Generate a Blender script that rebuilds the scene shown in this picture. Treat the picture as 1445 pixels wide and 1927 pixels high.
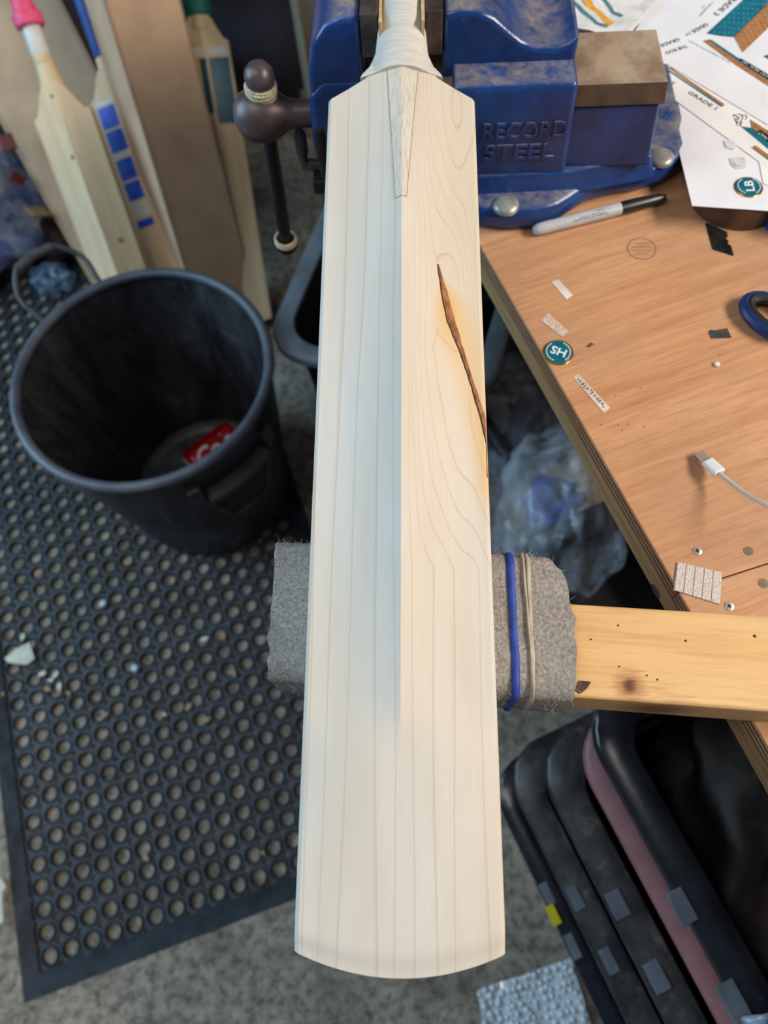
import bpy, bmesh, math, random
from mathutils import Vector, Matrix, noise as mnoise

# ------------------------------------------------------------------ clear
for o in list(bpy.data.objects):
    bpy.data.objects.remove(o)
SC = bpy.context.scene
COL = SC.collection
random.seed(7)

# ------------------------------------------------------------------ camera
IW, IH, FPX = 1445., 1927., 1340.
PITCH, ROLL, YAW, CAMZ = math.radians(66), math.radians(7.4), math.radians(7.65), 1.34
_Z = Matrix.Rotation(YAW, 3, 'Z')
CF = _Z @ Vector((0, math.cos(PITCH), -math.sin(PITCH)))
_R0 = _Z @ Vector((1, 0, 0))
_U0 = _Z @ Vector((0, math.sin(PITCH), math.cos(PITCH)))
CR = math.cos(ROLL) * _R0 - math.sin(ROLL) * _U0
CU = math.sin(ROLL) * _R0 + math.cos(ROLL) * _U0
CC = Vector((0, 0, CAMZ))
cam = bpy.data.cameras.new('camera')
cam.sensor_fit = 'VERTICAL'
cam.sensor_height = 36.0
cam.lens = FPX / IH * 36.0
cam.clip_start = 0.02
cam.dof.use_dof = True
cam.dof.focus_distance = 0.45
cam.dof.aperture_fstop = 6.0
camo = bpy.data.objects.new('camera', cam)
COL.objects.link(camo)
camo.matrix_world = Matrix(((CR.x, CU.x, -CF.x, CC.x), (CR.y, CU.y, -CF.y, CC.y), (CR.z, CU.z, -CF.z, CC.z), (0, 0, 0, 1)))
SC.camera = camo


def ray(x, y):
    return CF + CR * ((x - IW / 2) / FPX) - CU * ((y - IH / 2) / FPX)


def P(x, y, z):
    "photo pixel -> point on the level plane at height z"
    d = ray(x, y)
    return CC + d * ((z - CC.z) / d.z)


def PD(x, y, depth):
    return CC + ray(x, y) * depth


# ------------------------------------------------------------------ world + lights + exposure
w = bpy.data.worlds.new('world')
SC.world = w
w.use_nodes = True
w.node_tree.nodes['Background'].inputs[0].default_value = (.62, .78, 1.0, 1)
w.node_tree.nodes['Background'].inputs[1].default_value = .14


def area(name, loc, target, sx, sy, power, color):
    l = bpy.data.lights.new(name, 'AREA')
    l.shape = 'RECTANGLE'
    l.size, l.size_y, l.energy, l.color = sx, sy, power, color
    o = bpy.data.objects.new(name, l)
    COL.objects.link(o)
    o.location = loc
    o.rotation_euler = (Vector(target) - Vector(loc)).to_track_quat('-Z', 'Y').to_euler()
    return o


area('ceiling_tube_light', (2.0, 0.15, 2.4), (.15, .25, .85), 1.4, .5, 80, (1.0, .90, .78))
area('window_daylight', (-2.4, .55, 1.9), (-.1, .45, .6), 1.6, 1.4, 62, (.48, .77, 1.0))
area('carton_fill_light', (-.9, .05, 2.5), (-.6, .9, .2), 1.2, .3, 10, (1.0, .97, .93))  # unseen fill light, added to brighten the leaning cartons and the bucket
vs = SC.view_settings
vs.view_transform = 'Standard'
vs.look = 'None'
vs.exposure = 0.0
vs.gamma = 1.0
vs.use_curve_mapping = False


# ------------------------------------------------------------------ materials
def lin(c):
    def g(v):
        v /= 255.
        return v / 12.92 if v <= .04045 else ((v + .055) / 1.055) ** 2.4
    return (g(c[0]), g(c[1]), g(c[2]), 1)


class NT:
    def __init__(s, name):
        s.m = bpy.data.materials.new(name)
        s.m.use_nodes = True
        s.t = s.m.node_tree
        s.b = s.t.nodes['Principled BSDF']
        s.out = s.t.nodes['Material Output']

    def n(s, typ, **kw):
        nd = s.t.nodes.new(typ)
        for k, v in kw.items():
            setattr(nd, k, v)
        return nd

    def l(s, a, b):
        s.t.links.new(a, b)

    def coords(s, rot=0, scale=(1, 1, 1), loc=(0, 0, 0)):
        tc = s.n('ShaderNodeTexCoord')
        mp = s.n('ShaderNodeMapping')
        mp.inputs['Rotation'].default_value = (0, 0, rot)
        mp.inputs['Scale'].default_value = scale
        mp.inputs['Location'].default_value = loc
        if rot:
            mp.vector_type = 'TEXTURE'
            mp.inputs['Scale'].default_value = tuple(1 / k for k in scale)
        s.l(tc.outputs['Object'], mp.inputs['Vector'])
        return mp.outputs[0]

    def noise(s, vec, sc, detail=5, rough=.55, dist=0):
        nd = s.n('ShaderNodeTexNoise')
        nd.inputs['Scale'].default_value = sc
        nd.inputs['Detail'].default_value = detail
        nd.inputs['Roughness'].default_value = rough
        nd.inputs['Distortion'].default_value = dist
        s.l(vec, nd.inputs['Vector'])
        return nd.outputs['Fac']

    def ramp(s, fac, stops):
        nd = s.n('ShaderNodeValToRGB')
        el = nd.color_ramp.elements
        while len(el) < len(stops):
            el.new(.5)
        for e, (p, c) in zip(el, stops):
            e.position = p
            e.color = c
        s.l(fac, nd.inputs[0])
        return nd.outputs[0]

    def mix(s, fac, a, b, mode='MIX'):
        nd = s.n('ShaderNodeMix', data_type='RGBA', blend_type=mode)
        for sock, v in ((nd.inputs[0], fac), (nd.inputs[6], a), (nd.inputs[7], b)):
            if isinstance(v, (int, float)):
                sock.default_value = v
            elif isinstance(v, tuple):
                sock.default_value = v
            else:
                s.l(v, sock)
        return nd.outputs[2]

    def math(s, op, a, b=0., c=None):
        nd = s.n('ShaderNodeMath', operation=op)
        for i, v in enumerate((a, b, c)):
            if v is None:
                continue
            if isinstance(v, (int, float)):
                nd.inputs[i].default_value = v
            else:
                s.l(v, nd.inputs[i])
        return nd.outputs[0]

    def bump(s, h, strength, dist=.001):
        nd = s.n('ShaderNodeBump')
        nd.inputs['Strength'].default_value = strength
        nd.inputs['Distance'].default_value = dist
        s.l(h, nd.inputs['Height'])
        s.l(nd.outputs[0], s.b.inputs['Normal'])

    def set(s, color=None, rough=None, metal=None, spec=None, coat=None, alpha=None, trans=None):
        for k, v in (('Base Color', color), ('Roughness', rough), ('Metallic', metal), ('Specular IOR Level', spec),
                     ('Coat Weight', coat), ('Alpha', alpha), ('Transmission Weight', trans)):
            if v is None:
                continue
            if isinstance(v, (int, float, tuple)):
                s.b.inputs[k].default_value = v
            else:
                s.l(v, s.b.inputs[k])
        return s.m


BW0, BW1 = (0, 0, 0, 1), (1, 1, 1, 1)


def pm(name, c, c2=None, sc=30, rough=.5, metal=0., bump=0., bsc=150, bd=.001, scale=(1, 1, 1), rot=0,
       lo=.38, hi=.62, spec=.5, coat=0., detail=5, rough2=None):
    "colour c, mottled with c2 by noise, fine relief by bump"
    t = NT(name)
    v = t.coords(rot, scale)
    col = lin(c)
    f = t.noise(v, sc, detail)
    if c2:
        col = t.ramp(f, [(lo, lin(c)), (hi, lin(c2))])
    if bump:
        t.bump(t.noise(v, bsc, 4), bump, bd)
    r = rough
    if rough2 is not None:
        rr = t.ramp(f, [(lo, (rough,) * 3 + (1,)), (hi, (rough2,) * 3 + (1,))])
        r = rr
    return t.set(col, r, metal, spec, coat)


def wood(name, c, c2, c3, rot=0, sc=1., along='x', rough=.6, bump=.15, knots=(), fine=1., mottle=None):
    "streaky timber: base c, streaks c2, fine dark pores c3; grain along local x or y"
    t = NT(name)
    s = (1.2, 22, 22) if along == 'x' else ((22, 1.2, 22) if along == 'y' else (22, 22, 1.2))
    v = t.coords(rot, s)
    a = t.noise(v, 3.0 * sc, 6, .6, .3)
    b = t.noise(v, 16 * sc, 4, .7)
    col = t.ramp(a, [(.32, lin(c2)), (.62, lin(c))])
    col = t.mix(t.ramp(b, [(.36, (.55 * fine, .55 * fine, .55 * fine, 1)), (.52, BW0)]), col, lin(c3))
    if mottle:
        g = t.noise(t.coords(), 11, 6, .65)
        col = t.mix(t.ramp(g, [(.45, BW0), (.68, (.6,) * 3 + (1,))]), col, lin(mottle))
    tc = t.n('ShaderNodeTexCoord')
    for (k, r, kc) in knots:
        d = t.n('ShaderNodeVectorMath', operation='DISTANCE')
        ns = t.n('ShaderNodeTexNoise')
        ns.inputs['Scale'].default_value = 60
        ad = t.n('ShaderNodeVectorMath', operation='MULTIPLY_ADD')
        ad.inputs[1].default_value = (r * .9,) * 3
        t.l(ns.outputs['Color'], ad.inputs[0])
        t.l(tc.outputs['Object'], ad.inputs[2])
        d.inputs[1].default_value = tuple(x + r * .45 for x in k)
        t.l(ad.outputs[0], d.inputs[0])
        m = t.n('ShaderNodeMapRange', interpolation_type='SMOOTHSTEP')
        m.inputs[1].default_value = r * .15
        m.inputs[2].default_value = r
        m.inputs[3].default_value = .85
        m.inputs[4].default_value = 0
        t.l(d.outputs['Value'], m.inputs[0])
        col = t.mix(m.outputs[0], col, lin(kc))
    t.bump(b, bump, .0006)
    return t.set(col, rough, 0, .35)


def clearplastic(name, c, alpha=.35, rough=.2, bump=0.):
    t = NT(name)
    v = t.coords()
    f = t.noise(v, 25, 4)
    a = t.ramp(f, [(.3, (alpha * .5,) * 3 + (1,)), (.7, (min(1, alpha * 1.5),) * 3 + (1,))])
    if bump:
        t.bump(t.noise(v, 16, 5, .5, 1.2), bump, .012)
    return t.set(lin(c), rough, 0, .6, 0, a)


# ------------------------------------------------------------------ mesh builder
def wloc(o):
    v = Vector((0, 0, 0))
    while o:
        v += o.location
        o = o.parent
    return v


def catmull(pts, k=6):
    pts = [Vector(p) for p in pts]
    out = []
    for i in range(len(pts) - 1):
        p0, p1, p2, p3 = pts[max(0, i - 1)], pts[i], pts[i + 1], pts[min(len(pts) - 1, i + 2)]
        for j in range(k):
            t = j / k
            out.append(.5 * ((2 * p1) + (p2 - p0) * t + (2 * p0 - 5 * p1 + 4 * p2 - p3) * t * t + (3 * p1 - p0 - 3 * p2 + p3) * t ** 3))
    return out + [pts[-1]]


class MB:
    def __init__(s):
        s.v, s.f, s.attr = [], [], []

    def add(s, vs, fs):
        n = len(s.v)
        s.v += [Vector(p) for p in vs]
        s.f += [tuple(i + n for i in f) for f in fs]
        return s

    def box(s, c, size, rot=None):
        c = Vector(c)
        h = [k / 2 for k in size]
        pts = [Vector((x * h[0], y * h[1], z * h[2])) for x in (-1, 1) for y in (-1, 1) for z in (-1, 1)]
        if rot:
            pts = [rot @ p for p in pts]
        return s.add([c + p for p in pts], [(0, 1, 3, 2), (4, 6, 7, 5), (0, 4, 5, 1), (2, 3, 7, 6), (0, 2, 6, 4), (1, 5, 7, 3)])

    def prism(s, poly, off):
        poly = [Vector(p) for p in poly]
        off = Vector(off)
        n = len(poly)
        fs = [tuple(reversed(range(n))), tuple(range(n, 2 * n))]
        fs += [(i, (i + 1) % n, n + (i + 1) % n, n + i) for i in range(n)]
        return s.add(poly + [p + off for p in poly], fs)

    def loft(s, rings, cap=True, closed=True):
        n = len(rings[0])
        vs = [p for r in rings for p in r]
        fs = []
        for k in range(len(rings) - 1):
            for i in range(n if closed else n - 1):
                j = (i + 1) % n
                fs.append((k * n + i, k * n + j, (k + 1) * n + j, (k + 1) * n + i))
        if cap and closed:
            fs.append(tuple(reversed(range(n))))
            m = (len(rings) - 1) * n
            fs.append(tuple(range(m, m + n)))
        return s.add(vs, fs)

    def tube(s, pts, r, n=10, cap=True, closed=False):
        pts = [Vector(p) for p in pts]
        N = len(pts)
        rs = r if isinstance(r, (list, tuple)) else [r] * N
        rings = []
        up = None
        for i in range(N):
            if closed:
                t = pts[(i + 1) % N] - pts[i - 1]
            else:
                t = pts[min(i + 1, N - 1)] - pts[max(i - 1, 0)]
            t.normalize()
            if up is None:
                up = t.orthogonal().normalized()
            else:
                up = (up - t * up.dot(t))
                up = up.normalized() if up.length > 1e-6 else t.orthogonal().normalized()
            b = t.cross(up)
            rings.append([pts[i] + (up * math.cos(2 * math.pi * k / n) + b * math.sin(2 * math.pi * k / n)) * rs[i] for k in range(n)])
        if closed:
            return s.loft(rings + [rings[0]], cap=False)
        return s.loft(rings, cap)

    def lathe(s, prof, base=(0, 0, 0), axis=(0, 0, 1), n=24, cap=True):
        base = Vector(base)
        ax = Vector(axis).normalized()
        u = Vector((1, 0, 0)) if abs(ax.x) < .9 else Vector((0, 1, 0))
        u = (u - ax * u.dot(ax)).normalized()
        b = ax.cross(u)
        rings = [[base + ax * z + (u * math.cos(2 * math.pi * k / n) + b * math.sin(2 * math.pi * k / n)) * max(r, 1e-5) for k in range(n)] for r, z in prof]
        return s.loft(rings, cap)

    def grid(s, fn, nu, nv):
        vs = [Vector(fn(i / (nu - 1), j / (nv - 1))) for j in range(nv) for i in range(nu)]
        fs = [(j * nu + i, j * nu + i + 1, (j + 1) * nu + i + 1, (j + 1) * nu + i) for j in range(nv - 1) for i in range(nu - 1)]
        return s.add(vs, fs)

    def build(s, name, mat, parent=None, local=False, smooth=35, bevel=0, seg=2, subd=0, solid=0, fix=True):
        me = bpy.data.meshes.new(name)
        if local:
            off = Vector((0, 0, 0))
            vs = s.v
        else:
            if parent is not None:
                off = wloc(parent)
            else:
                zs = min(p.z for p in s.v)
                off = Vector((sum(p.x for p in s.v) / len(s.v), sum(p.y for p in s.v) / len(s.v), zs))
            vs = [p - off for p in s.v]
        me.from_pydata([tuple(p) for p in vs], [], s.f)
        me.update()
        if fix:
            bm = bmesh.new()
            bm.from_mesh(me)
            bmesh.ops.remove_doubles(bm, verts=bm.verts, dist=1e-6)
            bmesh.ops.recalc_face_normals(bm, faces=bm.faces)
            bm.to_mesh(me)
            bm.free()
        if smooth:
            me.polygons.foreach_set('use_smooth', [True] * len(me.polygons))
            me.set_sharp_from_angle(angle=math.radians(smooth))
        o = bpy.data.objects.new(name, me)
        COL.objects.link(o)
        me.materials.append(mat)
        if parent is not None:
            o.parent = parent
        elif not local:
            o.location = off
        if solid:
            md = o.modifiers.new('solid', 'SOLIDIFY')
            md.thickness = solid
            md.offset = 0
        if bevel:
            md = o.modifiers.new('bevel', 'BEVEL')
            md.width = bevel
            md.segments = seg
            md.limit_method = 'ANGLE'
            md.angle_limit = math.radians(40)
            md.harden_normals = False
        if subd:
            md = o.modifiers.new('subd', 'SUBSURF')
            md.levels = md.render_levels = subd
        return o


def tag(o, label, cat=None, group=None, kind=None):
    o['label'] = label
    if cat:
        o['category'] = cat
    if group:
        o['group'] = group
    if kind:
        o['kind'] = kind
    return o


def empty(name, loc, label=None, cat=None, group=None, mat3=None):
    o = bpy.data.objects.new(name, None)
    COL.objects.link(o)
    o.empty_display_size = .02
    o.location = loc
    if mat3 is not None:
        o.rotation_euler = mat3.to_euler()
    if label:
        tag(o, label, cat, group)
    return o


def text_mb(s, size_w, org, xdir, nrm, extrude=.0001, height=None, shear=0, bold=.012):
    "solid lettering: s fitted to a width along xdir from org, facing nrm"
    cu = bpy.data.curves.new('lettering', 'FONT')
    cu.body = s
    cu.extrude = .02
    cu.shear = shear
    cu.offset = bold
    cu.resolution_u = 3
    ob = bpy.data.objects.new('lettering_tmp', cu)
    COL.objects.link(ob)
    dg = bpy.context.evaluated_depsgraph_get()
    me = bpy.data.meshes.new_from_object(ob.evaluated_get(dg))
    bpy.data.objects.remove(ob)
    xs = [v.co.x for v in me.vertices]
    ys = [v.co.y for v in me.vertices]
    k = size_w / (max(xs) - min(xs))
    ky = k if height is None else height / (max(ys) - min(ys))
    x = Vector(xdir).normalized()
    n = Vector(nrm).normalized()
    n = (n - x * n.dot(x)).normalized()
    y = n.cross(x)
    mb = MB()
    mb.add([Vector(org) + x * ((v.co.x - min(xs)) * k) + y * ((v.co.y - min(ys)) * ky) + n * (v.co.z / .02 * extrude) for v in me.vertices],
           [tuple(p.vertices) for p in me.polygons])
    bpy.data.meshes.remove(me)
    return mb


UP = Vector((0, 0, 1))


def text_px(s, a, b, z, height=None, shear=0, extrude=.0001):
    A, B = P(a[0], a[1], z), P(b[0], b[1], z)
    return text_mb(s, (B - A).length, A, B - A, UP, extrude, height, shear)


def ink(a, b, nrm, h, seed, th=.0001, gaps=()):
    "a run of small print too small to read: short irregular strokes from a to b"
    rnd = random.Random(seed)
    a, b = Vector(a), Vector(b)
    x = (b - a).normalized()
    y = Vector(nrm).cross(x).normalized()
    R = Matrix((x, y, Vector(nrm).normalized())).transposed()
    L = (b - a).length
    n = max(3, int(L / (h * .75)))
    mb = MB()
    for k in range(n):
        f = (k + .5) / n
        if any(g0 < f < g1 for g0, g1 in gaps):
            continue
        c = a + x * (L * f)
        for q in range(2):
            if rnd.random() < .5:
                mb.box(c + x * rnd.uniform(-.25, .25) * h, (h * .16, h * rnd.uniform(.5, 1), th * 2), R)
            else:
                mb.box(c + y * rnd.choice((-.4, 0, .4)) * h, (h * rnd.uniform(.35, .6), h * .18, th * 2), R)
    return mb


def flat(pxs, z, th=.0004):
    "thin sheet on the plane z outlined by photo pixels"
    return MB().prism([P(x, y, z) for x, y in pxs], (0, 0, th))


def smoothstep(a, b, x):
    t = max(0, min(1, (x - a) / (b - a)))
    return t * t * (3 - 2 * t)


def lerp(a, b, t):
    return a + (b - a) * t


def interp(pts, x):
    if x <= pts[0][0]:
        return pts[0][1]
    for (x0, y0), (x1, y1) in zip(pts, pts[1:]):
        if x <= x1:
            return lerp(y0, y1, (x - x0) / (x1 - x0))
    return pts[-1][1]


def nz(x, y, z=0., s=1.):
    return mnoise.noise(Vector((x * s, y * s, z * s)))


# ================================================================== SETTING
m_conc = NT('concrete')
_v = m_conc.coords()
_a = m_conc.noise(_v, 9, 8, .7)
_b = m_conc.noise(_v, 60, 6, .7)
_c = m_conc.ramp(_a, [(.32, lin((120, 109, 96))), (.68, lin((184, 169, 150)))])
_c = m_conc.mix(m_conc.ramp(_b, [(.38, (.75,) * 3 + (1,)), (.56, BW0)]), _c, lin((72, 66, 60)))
_c = m_conc.mix(m_conc.ramp(m_conc.noise(_v, 22, 3, .6), [(.6, BW0), (.72, (.5,) * 3 + (1,))]), _c, lin((172, 164, 150)))
m_conc.bump(_b, .5, .003)
m_conc = m_conc.set(_c, .85, 0, .3)
fl = MB().grid(lambda u, v: (lerp(-2.6, 2.2, u), lerp(-1.4, 2.0, v), 0), 2, 2).build('floor', m_conc, smooth=0)
fl['kind'] = 'structure'
m_wall = pm('painted_block', (70, 72, 78), (52, 54, 60), 3, .9, bump=.3, bsc=40)
wb = MB().box((-.2, 2.03, 1.3), (4.8, .06, 2.6)).build('wall_back', m_wall, smooth=0)
wb['kind'] = 'structure'

# ================================================================== WORKBENCH
BZ = .85
EA = P(907, 468, BZ)
EB = P(1415, 1353, BZ)
ED = (EB - EA).normalized()            # along the front edge, towards the viewer
EN = Vector((-ED.y, ED.x, 0))          # into the bench (to the right)
if EN.x < 0:
    EN = -EN
EROT = math.atan2(EN.y, EN.x)


def bench(a, n, z):                    # a: along the edge from EA, n: into the bench
    p = EA + ED * a + EN * n
    p.z = z
    return p


m_ply = wood('plywood_face', (204, 154, 114), (184, 130, 90), (156, 106, 72), rot=EROT, sc=1.7, along='x', rough=.45, bump=.2, fine=.8, mottle=(172, 132, 104))
m_plye = pm('plywood_edge', (104, 80, 58), (84, 64, 46), 30, .8, scale=(1, 1, 30))
m_pine = wood('pine_apron', (164, 128, 90), (140, 104, 70), (112, 80, 52), rot=EROT + math.pi / 2, along='x', rough=.6,
              knots=[((0.0, 0.0, 0.0), .001, (90, 50, 30))])
bt = empty('workbench', bench(.2, .4, 0), 'plywood-topped workbench with pine apron carrying the vise', 'workbench')
s0 = P(1268, 1117, BZ)
s1 = P(1445, 1060, BZ)
a0 = (s0 - EA).dot(ED)
a1 = (s1 - EA).dot(ED)
n1 = (s1 - EA).dot(EN)
n0 = (s0 - EA).dot(EN)
sl = (a1 - a0) / (n1 - n0)
aseam0 = a0 - n0 * sl
aseamE = aseam0 + .8 * sl
T = .018
MB().prism([bench(-.62, 0, BZ - T), bench(aseam0 - .0004, 0, BZ - T), bench(aseamE - .0004, .8, BZ - T), bench(-.62, .8, BZ - T)], (0, 0, T)).build('plywood_panel', m_ply, bt, smooth=0, bevel=.0008)
MB().prism([bench(aseam0 + .0004, 0, BZ - T), bench(.95, 0, BZ - T), bench(.95, .8, BZ - T), bench(aseamE + .0004, .8, BZ - T)], (0, 0, T)).build('plywood_panel', m_ply, bt, smooth=0, bevel=.0008)
for k, zz in enumerate((.8355, .8405, .8455)):
    MB().prism([bench(-.6, -.0004, zz - .0012), bench(.93, -.0004, zz - .0012), bench(.93, .002, zz - .0012), bench(-.6, .002, zz - .0012)], (0, 0, .0024)).build('edge_veneer', m_plye, bt, smooth=0)
MB().prism([bench(-.6, .006, .797), bench(.93, .006, .797), bench(.93, .05, .797), bench(-.6, .05, .797)], (0, 0, BZ - T - .797)).build('apron', m_pine, bt, smooth=0, bevel=.002)
m_knot = pm('knot_wood', (92, 52, 34), (60, 34, 24), 120, .7)
for (kx, ky, r) in ((1153, 985, .0045), (1234, 1112, .004)):
    d = ray(kx, ky)
    t = ((EA - CC).dot(EN) + .006) / d.dot(EN)
    c = CC + d * t
    mb = MB()
    ring = [c - EN * .0005 + ED * (r * 1.5 * math.cos(q * .4488)) + UP * (r * math.sin(q * .4488)) for q in range(14)]
    mb.prism(ring, EN * .001).build('knot', m_knot, bt)
for a, n in ((-.5, .09), (.85, .09), (-.5, .7), (.85, .7)):
    p = bench(a, n, .41)
    MB().box((p.x, p.y, .4155), (.07, .07, .831), Matrix.Rotation(EROT, 3, 'Z')).build('leg', m_pine, bt, smooth=0, bevel=.002)
# ink ring stamped on the plywood
m_ink = pm('faded_ink', (132, 104, 84), (150, 116, 90), 200, .6)
c = P(1207, 468, BZ)
mb = MB()
r0, r1 = .0115, .0128
ri = [c + Vector((r0 * math.cos(q * .2618), r0 * math.sin(q * .2618), .0001)) for q in range(24)]
ro = [c + Vector((r1 * math.cos(q * .2618), r1 * math.sin(q * .2618), .0001)) for q in range(24)]
mb.loft([ri, ro], cap=False).build('ink_ring', m_ink, bt)
for k in range(4):
    mb = MB()
    mb.box(c + Vector((0, -.006 + .004 * k, .0001)), (.016 if k in (1, 2) else .010, .0007, .0001))
    mb.build('ink_line', m_ink, bt, smooth=0)

# ================================================================== TIMBER BATTEN + FELT
PT = P(1080, 1135, .892)
PT2 = P(1445, 1158, .892)
PB = P(1085, 1312, .892)
BX = (PT2 - PT).normalized()
BY = Vector((-BX.y, BX.x, 0))
PW = abs((PT - PB).dot(BY))


def bat_p(a, b, z):                     # batten frame: a along from PT, b across (0 = far edge, negative = nearer)
    p = PT + BX * a + BY * b
    p.z = z
    return p


kn = P(1185, 1290, .892)
org = bat_p(.18, -PW / 2, .85)
BROT = math.atan2(BX.y, BX.x)
m_batten = wood('spruce_batten', (228, 186, 130), (214, 166, 108), (176, 128, 82), rot=BROT, along='x', rough=.6, sc=.6, fine=.6,
                knots=[((kn.x - org.x, kn.y - org.y, .042), .014, (160, 102, 66)), ((kn.x - org.x, kn.y - org.y, .042), .006, (74, 40, 28)),
                       ((kn.x - org.x + .02, kn.y - org.y - .012, .02), .03, (120, 74, 48))])
LFT = (P(530, 1150, .898) - PT).dot(BX)
mb = MB().prism([bat_p(LFT + .012, 0, .85), bat_p(.62, 0, .85), bat_p(.62, -PW, .85), bat_p(LFT + .012, -PW, .85)], (0, 0, .042))
ba = empty('timber_batten', org, 'knotty pale softwood batten lying across the bench and carrying the bat', 'batten')
o = mb.build('plank', m_batten, ba, smooth=0, bevel=.003, seg=3)
# small pits and nail dents
m_pit = pm('dark_pit', (70, 56, 44), None, rough=.8)
for x, y, r in ((1163, 1177, .0013), (1290, 1206, .0015), (1217, 1271, .0012), (1237, 1279, .0012), (1420, 1197, .002), (1112, 1203, .0012), (1165, 1254, .0011)):
    c = P(x, y, .8921)
    MB().lathe([(r * .55, 0), (r * .4, .0002)], c, n=8).build('nail_dent', m_pit, o)
# torn splinter notch beside the felt
m_notch = pm('bark_notch', (96, 72, 52), (64, 46, 34), 200, .8, bump=.5)
flat([(1083, 1300), (1090, 1281), (1112, 1283), (1103, 1297), (1092, 1306)], .8921, .0006).build('splintered_notch', m_notch, ba)

m_felt = NT('grey_felt')
_v = m_felt.coords()
_a = m_felt.noise(_v, 420, 5, .75)
_b = m_felt.noise(_v, 40, 5, .6)
_c = m_felt.ramp(_a, [(.3, lin((124, 119, 114))), (.68, lin((206, 200, 193)))])
_c = m_felt.mix(m_felt.ramp(_b, [(.35, (.3,) * 3 + (1,)), (.6, BW0)]), _c, lin((112, 104, 98)))
m_felt.bump(_a, .9, .002)
m_felt = m_felt.set(_c, .95, 0, .1)
FR = [(0, (P(1032, 1038, .898) - PT).dot(BX)), (.18, (P(1066, 1080, .898) - PT).dot(BX)), (.5, (P(1081, 1170, .898) - PT).dot(BX)), (1, (P(1084, 1308, .898) - PT).dot(BX))]
FS0 = (P(521, 1006, .898) - PT).dot(BX)
FS1 = (P(497, 1305, .898) - PT).dot(BX)
FY0 = (P(1030, 1040, .898) - PT).dot(BY)
FY1 = (P(1080, 1318, .898) - PT).dot(BY)
# section of the sleeve: rounded rectangle in (b, z)
fw = (FY0 - FY1) / 2
fc = (FY0 + FY1) / 2
FZ0, FZ1 = .8365, .8985


def felt_sec(inset, k=9):
    r = .012 - inset * .6
    hw, hz = fw - inset, (FZ1 - FZ0) / 2 - inset
    pts = []
    for cx, cz, a0 in ((hw - r, hz - r, 0), (-(hw - r), hz - r, 90), (-(hw - r), -(hz - r), 180), (hw - r, -(hz - r), 270)):
        for q in range(k):
            a = math.radians(a0 + 90 * q / (k - 1))
            pts.append((cx + r * math.cos(a), cz + r * math.sin(a)))
    # extra points along the flat faces
    out = []
    for i, p in enumerate(pts):
        q = pts[(i + 1) % len(pts)]
        out.append(p)
        L = math.hypot(q[0] - p[0], q[1] - p[1])
        n = int(L / .006)
        for j in range(1, n):
            out.append((lerp(p[0], q[0], j / n), lerp(p[1], q[1], j / n)))
    return out


so = felt_sec(0)
NS = 34


def felt_ring(sec, t, lump):
    ring = []
    for i, (b, z) in enumerate(sec):
        fb = max(0, min(1, (fw - b) / (2 * fw)))
        e = interp(FR, fb)
        st = lerp(FS0, FS1, fb)
        a = lerp(st, e, t)
        n = nz(a * 60, b * 60, z * 60) * .0010 + nz(a * 220, b * 220, z * 220) * .0006
        ln = math.hypot(b, z) or 1
        if t in (0, 1):
            a += nz(b * 150, z * 150, 3 + t) * .0025
        ring.append(bat_p(a, fc + b + n * lump * b / ln, (FZ0 + FZ1) / 2 + z + n * lump * (z / ln if abs(z) > .02 else 0)))
    return ring


si = felt_sec(.0055)
# resample inner section to the same count by scaling the outer one
si = [(b * (fw - .0055) / fw, z * ((FZ1 - FZ0) / 2 - .0055) / ((FZ1 - FZ0) / 2)) for b, z in so]
rings = [felt_ring(so, t / NS, 1) for t in range(NS + 1)]
inner = [felt_ring(si, t / NS, .3) for t in range(NS, -1, -1)]
mb = MB().loft(rings + inner + [rings[0]], cap=False)
fe = empty('felt_sleeve', bat_p(0, fc, FZ0), 'thick grey felt sleeve bound round the batten end under the bat', 'felt')
mb.build('felt', m_felt, fe, smooth=60)
# loose fibres standing out of the felt
m_fib = pm('felt_fibre', (170, 165, 160), None, rough=.9)
mb = MB()
for k in range(2600):
    t = random.random()
    ring_i = random.choice([i for i in range(len(so))])
    b, z = so[ring_i]
    if z < -.02:
        continue
    base = felt_ring([(b, z)], t, 1)[0]
    d = Vector((random.uniform(-1, 1), random.uniform(-1, 1), random.uniform(.05, .6))).normalized()
    L = random.uniform(.0015, .0055)
    side = d.cross(UP).normalized() * .00009
    mid = base + d * L * .6 + Vector((random.uniform(-1, 1), random.uniform(-1, 1), 0)) * L * .2
    tip = base + d * L + Vector((random.uniform(-1, 1), random.uniform(-1, 1), -.4)) * L * .35
    mb.add([base - side, base + side, mid + side, mid - side, tip], [(0, 1, 2, 3), (3, 2, 4)])
o = mb.build('felt_fibre', m_fib, fe, smooth=0, fix=False)
o['kind'] = 'stuff'


def band(name, mat, pts_px, wd, th, lab):
    "a band round the sleeve; pts: far and near pixel on its top"
    A = (P(*pts_px[0], FZ1) - PT).dot(BX)
    B = (P(*pts_px[1], FZ1) - PT).dot(BX)
    ring_c, n = [], len(so)
    rs = []
    for off, h in ((-wd / 2, .0002), (-wd / 4, th), (wd / 4, th), (wd / 2, .0002)):
        rr = []
        for i, (b, z) in enumerate(so):
            fb = max(0, min(1, (fw - b) / (2 * fw)))
            ln = math.hypot(b, z)
            a = lerp(A, B, fb) + off * (1 + .35 * nz(b * 60, z * 60, 1)) + .0012 * nz(b * 35, z * 35, 5)
            rr.append(bat_p(a, fc + b * (1 + h / fw), (FZ0 + FZ1) / 2 + z * (1 + h / ((FZ1 - FZ0) / 2))))
        rs.append(rr)
    o = MB().loft(rs, cap=False).build(name, mat, fe, smooth=60)
    o['label'] = lab
    return o


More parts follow.
